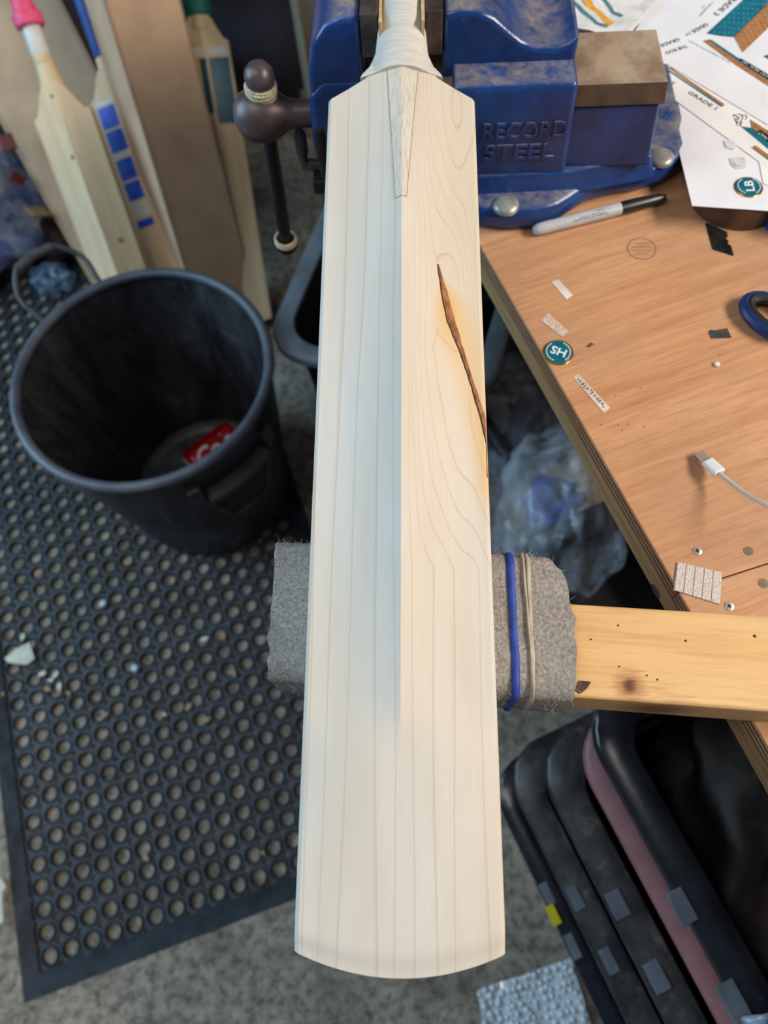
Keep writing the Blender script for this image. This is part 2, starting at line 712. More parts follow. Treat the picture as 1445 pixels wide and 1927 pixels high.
band('rubber_band', pm('blue_rubber', (34, 70, 168), (24, 54, 140), 80, .6, bump=.4, bsc=300), ((958, 1048), (972, 1308)), .0052, .0016, 'wide blue rubber band round the felt')
band('rubber_band', pm('cream_rubber', (196, 186, 168), (172, 160, 142), 80, .55, bump=.3), ((992, 1050), (1004, 1300)), .0028, .0016, 'thin cream rubber band round the felt')
band('rubber_band', bpy.data.materials['cream_rubber'], ((982, 1050), (1006, 1304)), .0018, .0022, 'thin cream rubber band round the felt')

# ================================================================== THE BAT IN THE VISE
tl, tr = PD(552, 1790, .362), PD(953, 1803, .360)
sl_, sr_ = PD(618, 190, .526), PD(893, 187, .526)
bo = (tl + tr) / 2
by = ((sl_ + sr_) / 2 - bo)
BL = by.length
by.normalize()
bx = (tr - tl)
bx = (bx - by * bx.dot(by)).normalized()
bz = bx.cross(by)
BM = Matrix((bx, by, bz)).transposed()


def buv(x, y, w=0.):
    "photo pixel -> bat frame (u, v) on the plane w above the blade's edge plane"
    d = ray(x, y)
    t = ((bo + bz * w) - CC).dot(bz) / d.dot(bz)
    p = CC + d * t - bo
    return Vector((p.dot(bx), p.dot(by)))


bat = empty('cricket_bat', bo, 'unfinished pale willow cricket bat clamped in the blue vise, spine up', 'cricket bat', mat3=BM)
HWID = .054
SHL = sorted([tuple(buv(x, y)) for x, y in ((618, 190), (640, 178), (690, 155))])      # left shoulder line u<0
v_sh = [(-.06, BL), (-HWID, BL), (SHL[1][0], SHL[1][1]), (SHL[2][0], SHL[2][1]), (-.022, SHL[2][1] + .008), (0, SHL[2][1] + .010)]


def vtop(u):
    return interp(v_sh, -abs(u))


def vtoe(u):
    return -.0105 * (1 - (u / HWID) ** 2)


v_end = buv(752, 1312, .016)[1]       # where the sharp ridge fades


def back(u, v):
    "height of the back above the edge plane"
    a = min(1, abs(u) / HWID)
    h = interp([(0, .004), (.10, .014), (.2, .0245), (.3, .0265), (.45, .020), (.54, .013), (.6, .010)], v)
    ridge = (1 - a) ** 1.65
    crown = (1 - a * a) * .78
    k = smoothstep(v_end - .035, v_end + .006, v)
    wv = h * lerp(crown, ridge, k)
    wv *= 1 - smoothstep(BL + .012, BL + .05, v)
    wv -= .0016 * smoothstep(.95, 1.0, a) ** 2
    return wv


NU, NV = 97, 200
us = []
for i in range(NU):
    s = -1 + 2 * i / (NU - 1)
    us.append(s)
mb = MB()
grid_top, grid_bot = [], []
for j in range(NV):
    t = j / (NV - 1)
    for s in us:
        u = s * HWID
        v = lerp(vtoe(u), vtop(u), t)
        toe = .003 * (1 - smoothstep(0, .012, v - vtoe(u)))
        mb.v.append(Vector((u, v, back(u, v) - toe)))
for j in range(NV - 1):
    for i in range(NU - 1):
        mb.f.append((j * NU + i, j * NU + i + 1, (j + 1) * NU + i + 1, (j + 1) * NU + i))
nb = len(mb.v)
for j in range(NV):
    t = j / (NV - 1)
    for i in (0, NU - 1):
        u = us[i] * HWID
        v = lerp(vtoe(u), vtop(u), t)
        mb.v.append(Vector((u * .985, v, -.038 * interp([(0, .72), (.15, 1), (.45, 1), (.56, .8)], v))))
for j in range(NV - 1):
    a, b, c, d = nb + 2 * j, nb + 2 * j + 1, nb + 2 * j + 3, nb + 2 * j + 2
    mb.f.append((a, d, c, b))
    mb.f.append((j * NU, (j + 1) * NU, d, a))
    mb.f.append((j * NU + NU - 1, b, c, (j + 1) * NU + NU - 1))
mb.f.append(tuple(list(range(NU - 1, -1, -1)) + [nb, nb + 1]))
jt = NV - 1
mb.f.append(tuple(list(range(jt * NU, jt * NU + NU)) + [nb + 2 * jt + 1, nb + 2 * jt]))

bark_l = [(823, 497), (830, 545), (836, 580), (842, 605), (860, 650), (880, 705), (893, 750), (905, 790), (914, 830), (923, 875), (927, 900)]
bark_r = [(825, 497), (845, 560), (857, 605), (873, 660), (889, 712), (905, 760), (914, 785), (921, 815), (926, 840), (928, 866), (929, 898)]


def on_back(x, y):
    "pixel -> bat frame point lying on the back surface"
    wv = .01
    for _ in range(8):
        q = buv(x, y, wv)
        wv = back(max(-HWID, min(HWID, q.x)), q.y)
    return Vector((q.x, q.y, wv))


def resamp(pts, n):
    L = [0]
    for a, b in zip(pts, pts[1:]):
        L.append(L[-1] + math.hypot(b[0] - a[0], b[1] - a[1]))
    out = []
    for k in range(n):
        d = L[-1] * k / (n - 1)
        out.append((interp(list(zip(L, [p[0] for p in pts])), d), interp(list(zip(L, [p[1] for p in pts])), d)))
    return out


BKL, BKR = resamp(bark_l, 46), resamp(bark_r, 46)
barkline = [(on_back(*a) + on_back(*b)) / 2 for a, b in zip(BKL, BKR)]
# willow material: growth lines, cathedral figure towards one shoulder, yellow heart stain beside the bark
t = NT('raw_willow')
vv = t.coords()
sep = t.n('ShaderNodeSeparateXYZ')
t.l(vv, sep.inputs[0])
X, Y = sep.outputs[0], sep.outputs[1]
v1 = t.coords(0, (34, 1.6, 0), (3.1, 1.7, 0))
n1_ = t.noise(v1, 1., 2, .4)
v2 = t.coords(0, (22, 4.2, 0), (2.4, 3.9, 0))
n2_ = t.noise(v2, 1., 1, .3)
cm = t.math('MULTIPLY', t.ramp(X, [(.004, BW0), (.022, BW1)]), t.ramp(Y, [(.20, BW0), (.34, BW1)]))
ph_s = t.math('ADD', t.math('MULTIPLY', X, 84.), t.math('MULTIPLY', n1_, 2.6))
ph_c = t.math('ADD', t.math('MULTIPLY', X, 45.), t.math('MULTIPLY', n2_, 17.))
phase = t.math('ADD', ph_s, t.math('MULTIPLY', cm, t.math('SUBTRACT', ph_c, ph_s)))
fr = t.math('FRACT', phase)
ln_ = t.ramp(fr, [(.0, BW0), (.86, BW0), (.97, BW1), (1.0, BW0)])
soft = t.ramp(fr, [(.0, BW0), (.6, (.25,) * 3 + (1,)), (1.0, BW1)])
fib = t.noise(t.coords(0, (700, 22, 700)), 1., 3, .6)
blotch = t.noise(t.coords(0, (30, 5, 1)), 1., 3, .5)
col = t.ramp(blotch, [(.35, lin((208, 202, 193))), (.65, lin((200, 191, 178)))])
col = t.mix(t.math('MULTIPLY', soft, .14), col, lin((205, 187, 162)))
col = t.mix(t.math('MULTIPLY', cm, .35), col, lin((214, 190, 156)))
col = t.mix(t.math('MULTIPLY', ln_, .36), col, lin((168, 136, 112)))
col = t.mix(t.math('MULTIPLY', t.ramp(fib, [(.35, BW1), (.55, BW0)]), .14), col, lin((196, 176, 150)))
at = t.n('ShaderNodeAttribute', attribute_name='stain')
col = t.mix(at.outputs['Fac'], col, lin((216, 172, 96)))
t.bump(fib, .06, .0004)
m_willow = t.set(col, .6, 0, .2)
blade = mb.build('blade', m_willow, bat, local=True, smooth=24, fix=False)
bm = bmesh.new()
bm.from_mesh(blade.data)
bmesh.ops.recalc_face_normals(bm, faces=bm.faces)
bm.to_mesh(blade.data)
bm.free()
blade.data.set_sharp_from_angle(angle=math.radians(24))
at_ = blade.data.attributes.new('stain', 'FLOAT', 'POINT')
for i, vtx in enumerate(blade.data.vertices):
    p = vtx.co
    dm = 9
    sgn = 0
    for k, q in enumerate(barkline):
        d = math.hypot(p.x - q.x, (p.y - q.y) * .55)
        if d < dm:
            dm, kk = d, k
            sgn = p.x - q.x
    wdt = (.017 if sgn < 0 else .020) * smoothstep(0, 12, kk)
    stain = .95 * (1 - smoothstep(0.0, max(wdt, .002), dm)) if wdt > 0 else 0
    stain *= .75 + .5 * nz(p.x * 60, p.y * 14, 2)
    at_.data[i].value = max(0, min(.9, stain))

# bark inclusion
t = NT('bark')
v = t.coords(0, (1, .35, 1))
c = t.ramp(t.noise(v, 260, 6, .7), [(.3, lin((80, 48, 34))), (.48, lin((146, 94, 62))), (.7, lin((190, 134, 92)))])
t.bump(t.noise(v, 500, 4, .7), 1.0, .001)
m_bark = t.set(c, .7, 0, .3)
mb = MB()
N = 46
rows = []
for k in range(N):
    a, b = on_back(*BKL[k]), on_back(*BKR[k])
    a.x += .0005 * nz(k * .9, 1.3)
    b.x += .0005 * nz(k * .8, 7.7)
    b.x = min(b.x, HWID - .0004)
    a.x = min(a.x, HWID - .0008)
    a.z = back(a.x, a.y)
    b.z = back(b.x, b.y)
    m_ = (a + b) / 2
    m_.z = back(m_.x, m_.y) + .0006 + .0003 * nz(k * .7, 3.3)
    a.z += .00015
    b.z += .00015
    rows.append([a, (a + m_) / 2 + Vector((0, 0, .0002)), m_, (b + m_) / 2 + Vector((0, 0, .0002)), b])
mb.loft(rows, cap=False, closed=False).build('bark_inclusion', m_bark, bat, local=True, smooth=60)['label'] = 'brown bark streak in the pale wood'
# dark lip of the bark
m_dk = pm('bark_edge', (66, 44, 32), None, rough=.8)
mb = MB()
mb.loft([[r[0] + Vector((-.0005, 0, .00005)), r[0] + Vector((.0003, 0, .0003))] for r in rows], cap=False, closed=False).build('bark_lip', m_dk, bat, local=True, smooth=0)
# splice of the cane handle let into the blade
t = NT('cane_splice')
v = t.coords(0, (1300, 9, 1300))
c = t.ramp(t.noise(v, 1., 3, .6), [(.35, lin((184, 174, 154))), (.5, lin((206, 199, 184))), (.7, lin((214, 208, 196)))])
t.bump(t.noise(v, 1., 2), .3, .0004)
m_cane = t.set(c, .5, 0, .35)
sp = []
spl = [(728, 126), (733, 200), (739, 290), (744, 374)]
spr = [(788, 126), (780, 200), (772, 290), (765, 370)]
for a, b in zip(resamp(spl, 24), resamp(spr, 24)):
    A, B = on_back(*a), on_back(*b)
    row = []
    for q in range(13):
        u = lerp(A.x, B.x, q / 12)
        v = lerp(A.y, B.y, q / 12)
        if abs(u) < .0012:
            u = 0
        row.append(Vector((u, v, back(u, v) + .00018)))
    sp.append(row)
MB().loft(sp, cap=False, closed=False).build('handle_splice', m_cane, bat, local=True, smooth=24)['label'] = 'striped cane splice tapering into the blade'
# glue line outlining the splice
m_glue = pm('glue_line', (150, 122, 92), None, rough=.6)
mb = MB()
for row_a, row_b in ((0, 0), (12, 12)):
    mb.tube([r[row_a] for r in sp], .00022, 5)
mb.tube([p for p in sp[-1]], .00022, 5)
mb.build('glue_line', m_glue, bat, local=True)

# handle with cloth binding
arch0 = on_back(752, 126)[1]
archs = SHL[2][1]
nar = [(archs - .006, .0335)]
for (xl, xr, yy) in ((690, 836, 156), (703, 822, 142), (711, 810, 115), (717, 803, 75), (722, 799, 30), (725, 796, 0)):
    qa, qb = buv(xl, yy, -.004), buv(xr, yy, -.004)
    nar.append(((qa.y + qb.y) / 2, (qb.x - qa.x) / 2))
nar.append((archs + .3, nar[-1][1]))
t = NT('cloth_binding')
v = t.coords(0, (60, 900, 60))
f = t.noise(v, 1., 3, .6)
c = t.ramp(f, [(.35, lin((188, 184, 175))), (.65, lin((205, 201, 193)))])
t.bump(f, .16, .0004)
m_bind = t.set(c, .65, 0, .3)
rings = []
NR, NA = 60, 48
vend = archs + .26
for j in range(NR):
    tt = (j / (NR - 1)) ** 1.6
    ring = []
    for i in range(NA):
        ph = 2 * math.pi * i / NA
        cu, su = math.cos(ph), math.sin(ph)
        v0 = lerp(arch0, archs + .0005, abs(cu) ** 2.2) if su > 0 else archs
        v = lerp(v0, vend, tt)
        a = interp(nar, v)
        k = smoothstep(archs - .002, archs + .05, v)
        b = lerp(.0205, .0165, k)
        wc = lerp(-.010, .006, k)
        u = a * cu
        wv = wc + b * su
        if su > 0:       # rest on the blade where it overlaps it
            wv = max(wv, back(max(-HWID, min(HWID, u)), v) + .0008)
        ring.append(Vector((u, v, wv)))
    rings.append(ring)
MB().loft(rings).build('handle_binding', m_bind, bat, local=True, smooth=50)['label'] = 'off-white cloth binding on the bat handle'

# ================================================================== BENCH VISE
t = NT('blue_enamel')
v = t.coords()
a = t.noise(v, 18, 6, .65)
b = t.noise(v, 90, 5, .7)
c = t.ramp(a, [(.3, lin((16, 42, 92))), (.7, lin((30, 70, 136)))])
geo = t.n('ShaderNodeNewGeometry')
sp_ = t.n('ShaderNodeSeparateXYZ')
t.l(geo.outputs['Normal'], sp_.inputs[0])
upf = t.ramp(sp_.outputs[2], [(.75, BW0), (.98, BW1)])
dust = t.math('MULTIPLY', upf, t.ramp(t.noise(v, 46, 8, .75), [(.36, BW0), (.64, (.8,) * 3 + (1,))]))
c = t.mix(dust, c, lin((150, 138, 118)))
c = t.mix(t.ramp(t.noise(v, 140, 3, .6), [(.70, BW0), (.76, (.5,) * 3 + (1,))]), c, lin((120, 126, 140)))
t.bump(b, .35, .0012)
rgh = t.math('ADD', t.math('MULTIPLY', dust, .4), .26)
m_blue = t.set(c, rgh, 0, .5)
m_steel = pm('dark_jaw_steel', (92, 82, 76), (64, 56, 52), 60, .5, .5, bump=.4, bsc=300)
m_rust = pm('rusty_dusty_steel', (138, 112, 92), (172, 152, 128), 35, .65, .2, bump=.4, bsc=200, rough2=.8)
m_rust2 = pm('brown_steel', (70, 52, 40), (90, 68, 52), 50, .5, .4, bump=.3)
m_bronze = pm('worn_dark_steel', (104, 90, 88), (80, 68, 68), 40, .42, .35, bump=.15, bsc=120)
m_blackst = pm('black_greasy_steel', (34, 32, 34), (50, 46, 46), 60, .35, .5, bump=.2)
m_bolt = pm('zinc_bolt', (176, 176, 168), (146, 144, 136), 80, .35, .35, bump=.2, bsc=90)
JY = .548
vz = empty('bench_vise', (.06, .6, BZ), 'blue steel bench vise bolted to the bench, gripping the bat handle', 'vise')


def ext(prof, y0, y1):
    return MB().prism([(x, y0, z) for x, z in prof], (0, y1 - y0, 0))


# base casting with lugs
bpx = [(880, 425), (905, 433), (955, 438), (1000, 435), (1045, 422), (1080, 400), (1105, 384), (1140, 374), (1190, 366), (1240, 352), (1268, 335), (1278, 312), (1272, 285)]
pl = [P(x, y, BZ) for x, y in bpx]
pl += [Vector((.245, .60, BZ)), Vector((.245, .68, BZ)), Vector((.2, .72, BZ)), Vector((.12, .74, BZ)), Vector((.03, .74, BZ)), Vector((.0, .70, BZ)), Vector((.01, .55, BZ))]
MB().prism(pl, (0, 0, .024)).build('base', m_blue, vz, smooth=50, bevel=.008, seg=4)
# neck between base and body
r0 = [(.036, .512), (.130, .515), (.205, .532), (.21, .66), (.03, .67)]
rr = []
for k, (z, e) in enumerate(((.868, -.006), (.876, 0), (.882, .004), (.889, .006))):
    cx, cy = .1, .59
    rr.append([Vector((cx + (x - cx) * (1 - e * 6), cy + (y - cy) * (1 - e * 7), z)) for x, y in r0])
MB().loft(rr).build('neck', m_blue, vz, smooth=60, bevel=.003, seg=3)
# fixed body: lettered block
blk = [[(.040, .519, .874), (.126, .519, .874), (.126, .665, .874), (.040, .665, .874)],
       [(.043, .518, .92), (.124, .518, .92), (.124, .66, .92), (.043, .66, .92)],
       [(.030, .518, .950), (.122, .518, .950), (.122, .66, .950), (.030, .66, .950)],
       [(.024, .521, .968), (.122, .521, .968), (.122, .66, .968), (.024, .66, .968)]]
MB().loft([[Vector(p) for p in r] for r in blk]).build('fixed_body', m_blue, vz, smooth=50, bevel=.005, seg=4)
prof = [(.0175, .952), (.0175, 1.006), (.030, 1.008), (.044, 1.007), (.056, 1.001), (.068, .991), (.078, .983), (.09, .978), (.104, .977), (.114, .980), (.1215, .986), (.1215, .955)]
fj = MB().prism([(x, JY, z) for x, z in prof], (0, .11, 0)).build('fixed_jaw', m_blue, vz, smooth=50, bevel=.004, seg=3)
prof = [(-.044, .955), (-.044, 1.006), (-.058, 1.007), (-.072, 1.001), (-.082, .988), (-.089, .965), (-.090, .935), (-.084, .93), (-.05, .93), (-.05, .95)]
mj = MB().prism([(x, JY, z) for x, z in prof], (0, .11, 0)).build('moving_jaw', m_blue, vz, smooth=50, bevel=.005, seg=3)
prof = [(-.092, .945), (-.094, .90), (-.088, .872), (-.044, .872), (-.030, .885), (-.030, .945), (-.045, .958), (-.08, .958)]
MB().prism([(x, JY - .002, z) for x, z in prof], (0, .10, 0)).build('moving_jaw_body', m_blue, vz, smooth=50, bevel=.006, seg=4)
for x0, x1 in ((-.044, -.0305), (.0045, .0175)):
    mb = MB().box(((x0 + x1) / 2, JY + .052, .9935), (x1 - x0, .108, .033))
    mb.build('jaw_plate', m_steel, mj if x0 < -.04 else fj, smooth=0, bevel=.0012)
m_card = pm('cream_card', (206, 184, 138), (180, 156, 112), 80, .8, bump=.3)
for s, x in ((0, -.0298), (1, .0038)):
    pts = []
    for k in range(14):
        yy = lerp(.538, .64, k / 13)
        pts.append((x + .0009 * nz(yy * 80, s * 9.1), yy))
    mb = MB()
    th = .0022 if s == 0 else -.0022
    mb.loft([[Vector((a, b, .972)), Vector((a + th, b, .972)), Vector((a + th, b, 1.009 + .002 * nz(b * 60, s))), Vector((a, b, 1.009 + .002 * nz(b * 60, s)))] for a, b in pts])
    tag(mb.build('jaw_lining', m_card, smooth=40), 'strip of cream card packed between the bat handle and the ' + ('moving jaw' if s == 0 else 'fixed lettered jaw'), 'card strip', 'card strips lining the vise jaws')
# slide bar
prof = [(.5245, .9455), (.5325, .958), (.596, .958), (.604, .9455)]
MB().prism([(.0, y, z) for y, z in prof], (.193, 0, 0)).build('slide_bar', m_rust, vz, smooth=0, bevel=.0015)
MB().loft([[Vector((.120, .525, .886)), Vector((.120, .525, .945)), Vector((.120, .60, .945)), Vector((.120, .60, .886))],
           [Vector((.197, .525, .886)), Vector((.190, .525, .945)), Vector((.190, .60, .945)), Vector((.197, .60, .886))]]).build('slide_casing', m_blue, vz, smooth=0, bevel=.003, seg=3)
MB().box((.02, .566, .918), (.12, .06, .03)).build('slide_core', m_rust2, vz, smooth=0, bevel=.002)
MB().prism([(.1222, .5241, .9455), (.1925, .5241, .9455), (.1925, .5321, .958), (.1222, .5321, .958)], (0, -.0005, .0003)).build('bar_chamfer', m_rust2, vz, smooth=0, bevel=.001)
# bolts
for (x, y, z) in ((953, 381, .8745), (1246, 291, .8745)):
    c = P(x, y, z + .003)
    c.z = z
    MB().lathe([(.0112, -.002), (.0112, .0004), (.0105, .0018), (.0085, .0030), (.0052, .0040), (.0018, .0044), (.0, .0045)], c, n=28).build('bolt_head', m_bolt, vz)
# raised letters on the side of the body
A = Vector((.0535, .5178, .9235))
for s, (x, zz, wd, hh) in (('RECORD', (.0515, .9245, .0675, .0145)), ('STEEL', (.0535, .9045, .0585, .0145))):
    mb = text_mb(s, wd, (x, .5186, zz), (1, 0, 0), (0, -1, 0), .0024, hh)
    mb.build('raised_lettering', m_blue, vz, smooth=30)
# screw boss, handle bar with corded ball ends
bc = Vector((-.136, .563, .920))
MB().lathe([(0, -.025), (.010, -.0235), (.0175, -.018), (.0215, -.009), (.0225, 0), (.021, .008), (.017, .015), (.0125, .022), (.0112, .03), (.0112, .054)], bc, (1, 0, 0), n=36).build('screw_boss', m_bronze, vz, smooth=60)
top, bot = Vector((-.1315, .5615, .9555)), Vector((-.147, .582, .752))
hb = MB().tube([top, bot], .0068, 16).build('handle_bar', m_blackst, vz)
ax = (top - bot).normalized()
MB().lathe([(.0, .0115), (.005, .0107), (.009, .0082), (.0118, .004), (.0126, -.0005), (.012, -.005), (.009, -.009)], top, ax, 28).build('handle_knob', m_bronze, hb, smooth=60)
MB().lathe([(.009, .008), (.0118, .003), (.0122, -.003), (.009, -.009), (0, -.012)], bot, ax, 28).build('handle_knob', m_blackst, hb, smooth=60)
m_cord = pm('cream_cord', (202, 192, 162), (170, 158, 128), 300, .8, bump=.8, bsc=600)
for cpos, n_, rr_ in ((top - ax * .0095, 6, .0118), (bot + ax * .006, 4, .0105)):
    mb = MB()
    e1 = ax.orthogonal().normalized()
    e2 = ax.cross(e1)
    for k in range(n_):
        cc = cpos - ax * (.0021 * (k - 1)) + e1 * random.uniform(-.0004, .0004)
        tilt = random.uniform(-.08, .08)
        R_ = rr_ + .0008 * math.sin(k * 1.1)
        mb.tube([cc + (e1 * math.cos(q * .2244) + e2 * math.sin(q * .2244)) * R_ + ax * tilt * R_ * math.cos(q * .2244) for q in range(28)], .0015, 8, closed=True)
    mb.build('cord_wrap', m_cord, hb, smooth=60)
MB().box((-.0865, .553, .892), (.009, .02, .052)).build('guide_plate', m_blackst, vz, smooth=0, bevel=.003)
h0, h1 = P(562, 242, .905), P(573, 308, .868)
MB().tube([h0, lerp(h0, h1, .15), lerp(h0, h1, .6), h1, h1 + Vector((.03, 0, -.004))], [.003, .0055, .006, .0055, .005], 12).build('release_lever', m_bronze, vz)
MB().box((-.088, .552, .858), (.024, .018, .014)).build('lever_bracket', m_blackst, vz, smooth=0, bevel=.002)

# ================================================================== THINGS ON THE BENCH
m_white = pm('white_plastic', (222, 222, 224), None, rough=.35)
m_black = pm('black_plastic', (20, 20, 22), (28, 28, 30), 60, .35)
m_print = pm('black_print', (24, 24, 26), None, rough=.5)
# marker pen
pa, pb = P(1003, 434, BZ + .0055), P(1252, 371, BZ + .0055)
pdir = (pb - pa).normalized()
pl_ = (pb - pa).length
pe = empty('marker_pen', (pa + pb) / 2 - UP * .0055, 'grey marker pen with a black cap lying against the vise base', 'marker pen')
MB().lathe([(.0, 0), (.0032, .0004), (.0048, .003), (.0054, .008), (.0055, pl_ * .4), (.0055, pl_ * .66)], pa, pdir, 24).build('barrel', pm('grey_barrel', (186, 188, 192), (172, 174, 180), 60, .3), pe, smooth=60)
MB().lathe([(.0057, pl_ * .655), (.0058, pl_ * .75), (.0052, pl_ * .85), (.0043, pl_ * .96), (.003, pl_ * .995), (0, pl_)], pa, pdir, 24).build('cap', m_black, pe, smooth=60)
side = pdir.cross(UP).normalized()
nrm = (UP * .8 + side * .45).normalized()
if nrm.dot(CC - pa) < 0:
    nrm = (UP * .8 - side * .45).normalized()
for k, (f0, f1, dv, hh) in enumerate(((.46, .52, .0022, .0011), (.33, .52, -.0004, .0010), (.28, .54, -.0020, .0012))):
    yv = nrm.cross(pdir)
    nk = (nrm * math.cos(dv / .0055) + yv * math.sin(dv / .0055))
    ink(pa + pdir * (pl_ * f0) + nk * .0056, pa + pdir * (pl_ * f1) + nk * .0056, nk, hh, 20 + k).build('printed_text', m_print, pe, smooth=0)

# stickers, tape and offcuts
m_teal = pm('teal_resin', (12, 108, 126), (8, 92, 112), 120, .18, coat=.6)
m_gold = pm('gold_foil', (196, 158, 72), (168, 126, 50), 90, .25, .8)
m_bronzef = pm('bronze_foil', (190, 134, 84), (168, 112, 66), 300, .3, .2)
m_letw = pm('white_print', (232, 236, 236), None, rough=.3)


def disc(name, px_, rpx, z, label, letters, rot_px, cat='sticker'):
    c = P(px_[0], px_[1], z)
    r = (P(px_[0] + rpx, px_[1], z) - c).length
    e = empty(name, c, label, cat)
    MB().lathe([(r, 0), (r, .0006), (r * .97, .0009)], c, n=36).build('gold_rim', m_gold, e)
    MB().lathe([(r * .9, .0005), (r * .89, .0013), (r * .7, .0017), (0, .0018)], c, n=36).build('resin_dome', m_teal, e, smooth=60)
    A, B = P(*rot_px[0], z + .0019), P(*rot_px[1], z + .0019)
    xd = (B - A).normalized()
    wd_ = r * 1.0
    hd_ = r * .62
    text_mb(letters, wd_, c + UP * .0019 - xd * wd_ / 2 - UP.cross(xd) * hd_ / 2, xd, UP, .0002, hd_).build('initials', m_letw, e, smooth=0)
    arc = MB()
    for k in range(26):
        if 4 < k < 9 or 17 < k < 22:
            continue
        a = k * 2 * math.pi / 26
        arc.box(c + Vector((math.cos(a), math.sin(a), 0)) * r * .77 + UP * .0017, (r * .07, r * .12, .0002), Matrix.Rotation(a, 3, 'Z'))
    arc.build('rim_lettering', m_letw, e, smooth=0)


disc('initials_sticker', (1050, 664), 29, BZ, 'round teal and gold resin sticker stuck on the bare plywood edge', 'HS', ((1072, 676), (1032, 662)))
m_tape = clearplastic('clear_tape', (236, 226, 220), .75, .3)
t1 = flat([(1038, 531), (1050, 526), (1078, 556), (1066, 564)], BZ + .0001).build('clear_tape', m_tape, smooth=0)
tag(t1, 'small clear tape scrap on plywood, further from the teal sticker', 'tape', 'clear tape scraps')
t2 = flat([(1017, 603), (1031, 589), (1069, 624), (1058, 634)], BZ + .0001).build('clear_tape', pm('glitter_tape', (226, 208, 196), (190, 160, 140), 900, .3, lo=.4, hi=.55), smooth=0)
tag(t2, 'speckled clear tape strip touching the round teal sticker', 'tape', 'clear tape scraps')
e = empty('name_label', P(1112, 742, BZ), 'narrow clear label with black lettering at the plywood edge', 'label')
flat([(1078, 710), (1088, 704), (1148, 768), (1136, 777)], BZ + .0001).build('label_film', clearplastic('label_film', (232, 214, 200), .8, .15), e, smooth=0)
ink(P(1140, 766, BZ + .0006), P(1086, 712, BZ + .0006), UP, .0036, 5).build('printed_text', m_print, e, smooth=0)
# velcro patch
e = empty('velcro_patch', P(1314, 1097, BZ), 'white hook-and-loop tape patch beside the batten', 'tape patch')
m_vel = NT('hook_tape')
v = m_vel.coords()
n_ = m_vel.noise(v, 900, 3, .7)
m_vel.bump(n_, .9, .002)
m_vel = m_vel.set(m_vel.ramp(n_, [(.35, lin((206, 190, 180))), (.65, lin((246, 238, 232)))]), .5, 0, .4)
q0, q1, q2, q3 = (1274, 1058), (1358, 1078), (1354, 1138), (1267, 1111)
for k in range(5):
    fa, fb = k / 5 + .006, (k + 1) / 5 - .006
    quad = [tuple(lerp(a, b, f) for a, b in zip(*ab)) for ab, f in (((q0, q1), fa), ((q0, q1), fb), ((q3, q2), fb), ((q3, q2), fa))]
    flat(quad, BZ + .0002, .0012).build('hook_strip', m_vel, e, smooth=0, bevel=.0004)
flat([q0, q1, q2, q3], BZ, .0005).build('backing', m_vel, e, smooth=0)
# screws and plugged holes
m_scr = pm('zinc_screw', (206, 204, 196), (170, 168, 160), 100, .35, .6)
for (x, y, lab) in ((1312, 1037, 'cross-head screw sunk in plywood on the far side of the hook-and-loop patch'), (1372, 1141, 'cross-head screw sunk in plywood right against the batten')):
    c = P(x, y, BZ)
    e = empty('wood_screw', c, lab, 'screw', 'screws in the plywood')
    MB().lathe([(.0032, 0), (.0032, .0004), (.0027, .0006)], c, n=20).build('screw_head', m_scr, e)
    for a in (.5, .5 + math.pi / 2):
        MB().box(c + UP * .00065, (.0034, .0008, .0002), Matrix.Rotation(a, 3, 'Z')).build('cross_slot', m_blackst, e, smooth=0)
m_plug = pm('filler_plug', (126, 110, 92), (110, 94, 76), 200, .7)
for (x, y) in ((1408, 1037), (1436, 1098)):
    c = P(x, y, BZ)
    MB().lathe([(.0035, 0), (.0035, .0002), (.001, .0003)], c, n=18).build('filled_hole', m_plug, bt)
# usb cable
c0, c1, c2 = P(1316, 853, BZ + .004), P(1330, 868, BZ + .006), P(1354, 890, BZ + .010)
e = empty('charging_cable', P(1330, 868, BZ), 'white charging cable with a small metal plug on the plywood', 'cable')
dv = (c2 - c0).normalized()
zrot = dv.to_track_quat('X', 'Z').to_matrix()


def rrect(w_, h_, r_, n=5):
    pts = []
    for cx, cy, a0 in ((w_ / 2 - r_, h_ / 2 - r_, 0), (-w_ / 2 + r_, h_ / 2 - r_, 90), (-w_ / 2 + r_, -h_ / 2 + r_, 180), (w_ / 2 - r_, -h_ / 2 + r_, 270)):
        for k in range(n):
            a = math.radians(a0 + 90 * k / (n - 1))
            pts.append((cx + r_ * math.cos(a), cy + r_ * math.sin(a)))
    return pts


def rloft(a, b, w_, h_, r_):
    return MB().loft([[q + zrot @ Vector((0, y, z)) for y, z in rrect(w_, h_, r_)] for q in (a, b)])


rloft(c0, lerp(c0, c1, 1.05), .0080, .0026, .0012).build('metal_plug', pm('plug_steel', (182, 166, 150), None, rough=.3, metal=.4), e)
rloft(c1, c2, .0098, .0052, .0022).build('plug_housing', m_white, e, bevel=.0008)
c3 = [c2, P(1375, 908, BZ + .014), P(1405, 930, BZ + .022), P(1445, 952, BZ + .034), P(1500, 975, BZ + .04), P(1600, 1000, BZ + .03), P(1700, 1040, BZ + .0016)]
MB().tube(catmull(c3), .0015, 10).build('cord', pm('white_cord', (198, 190, 180), None, rough=.5), e)
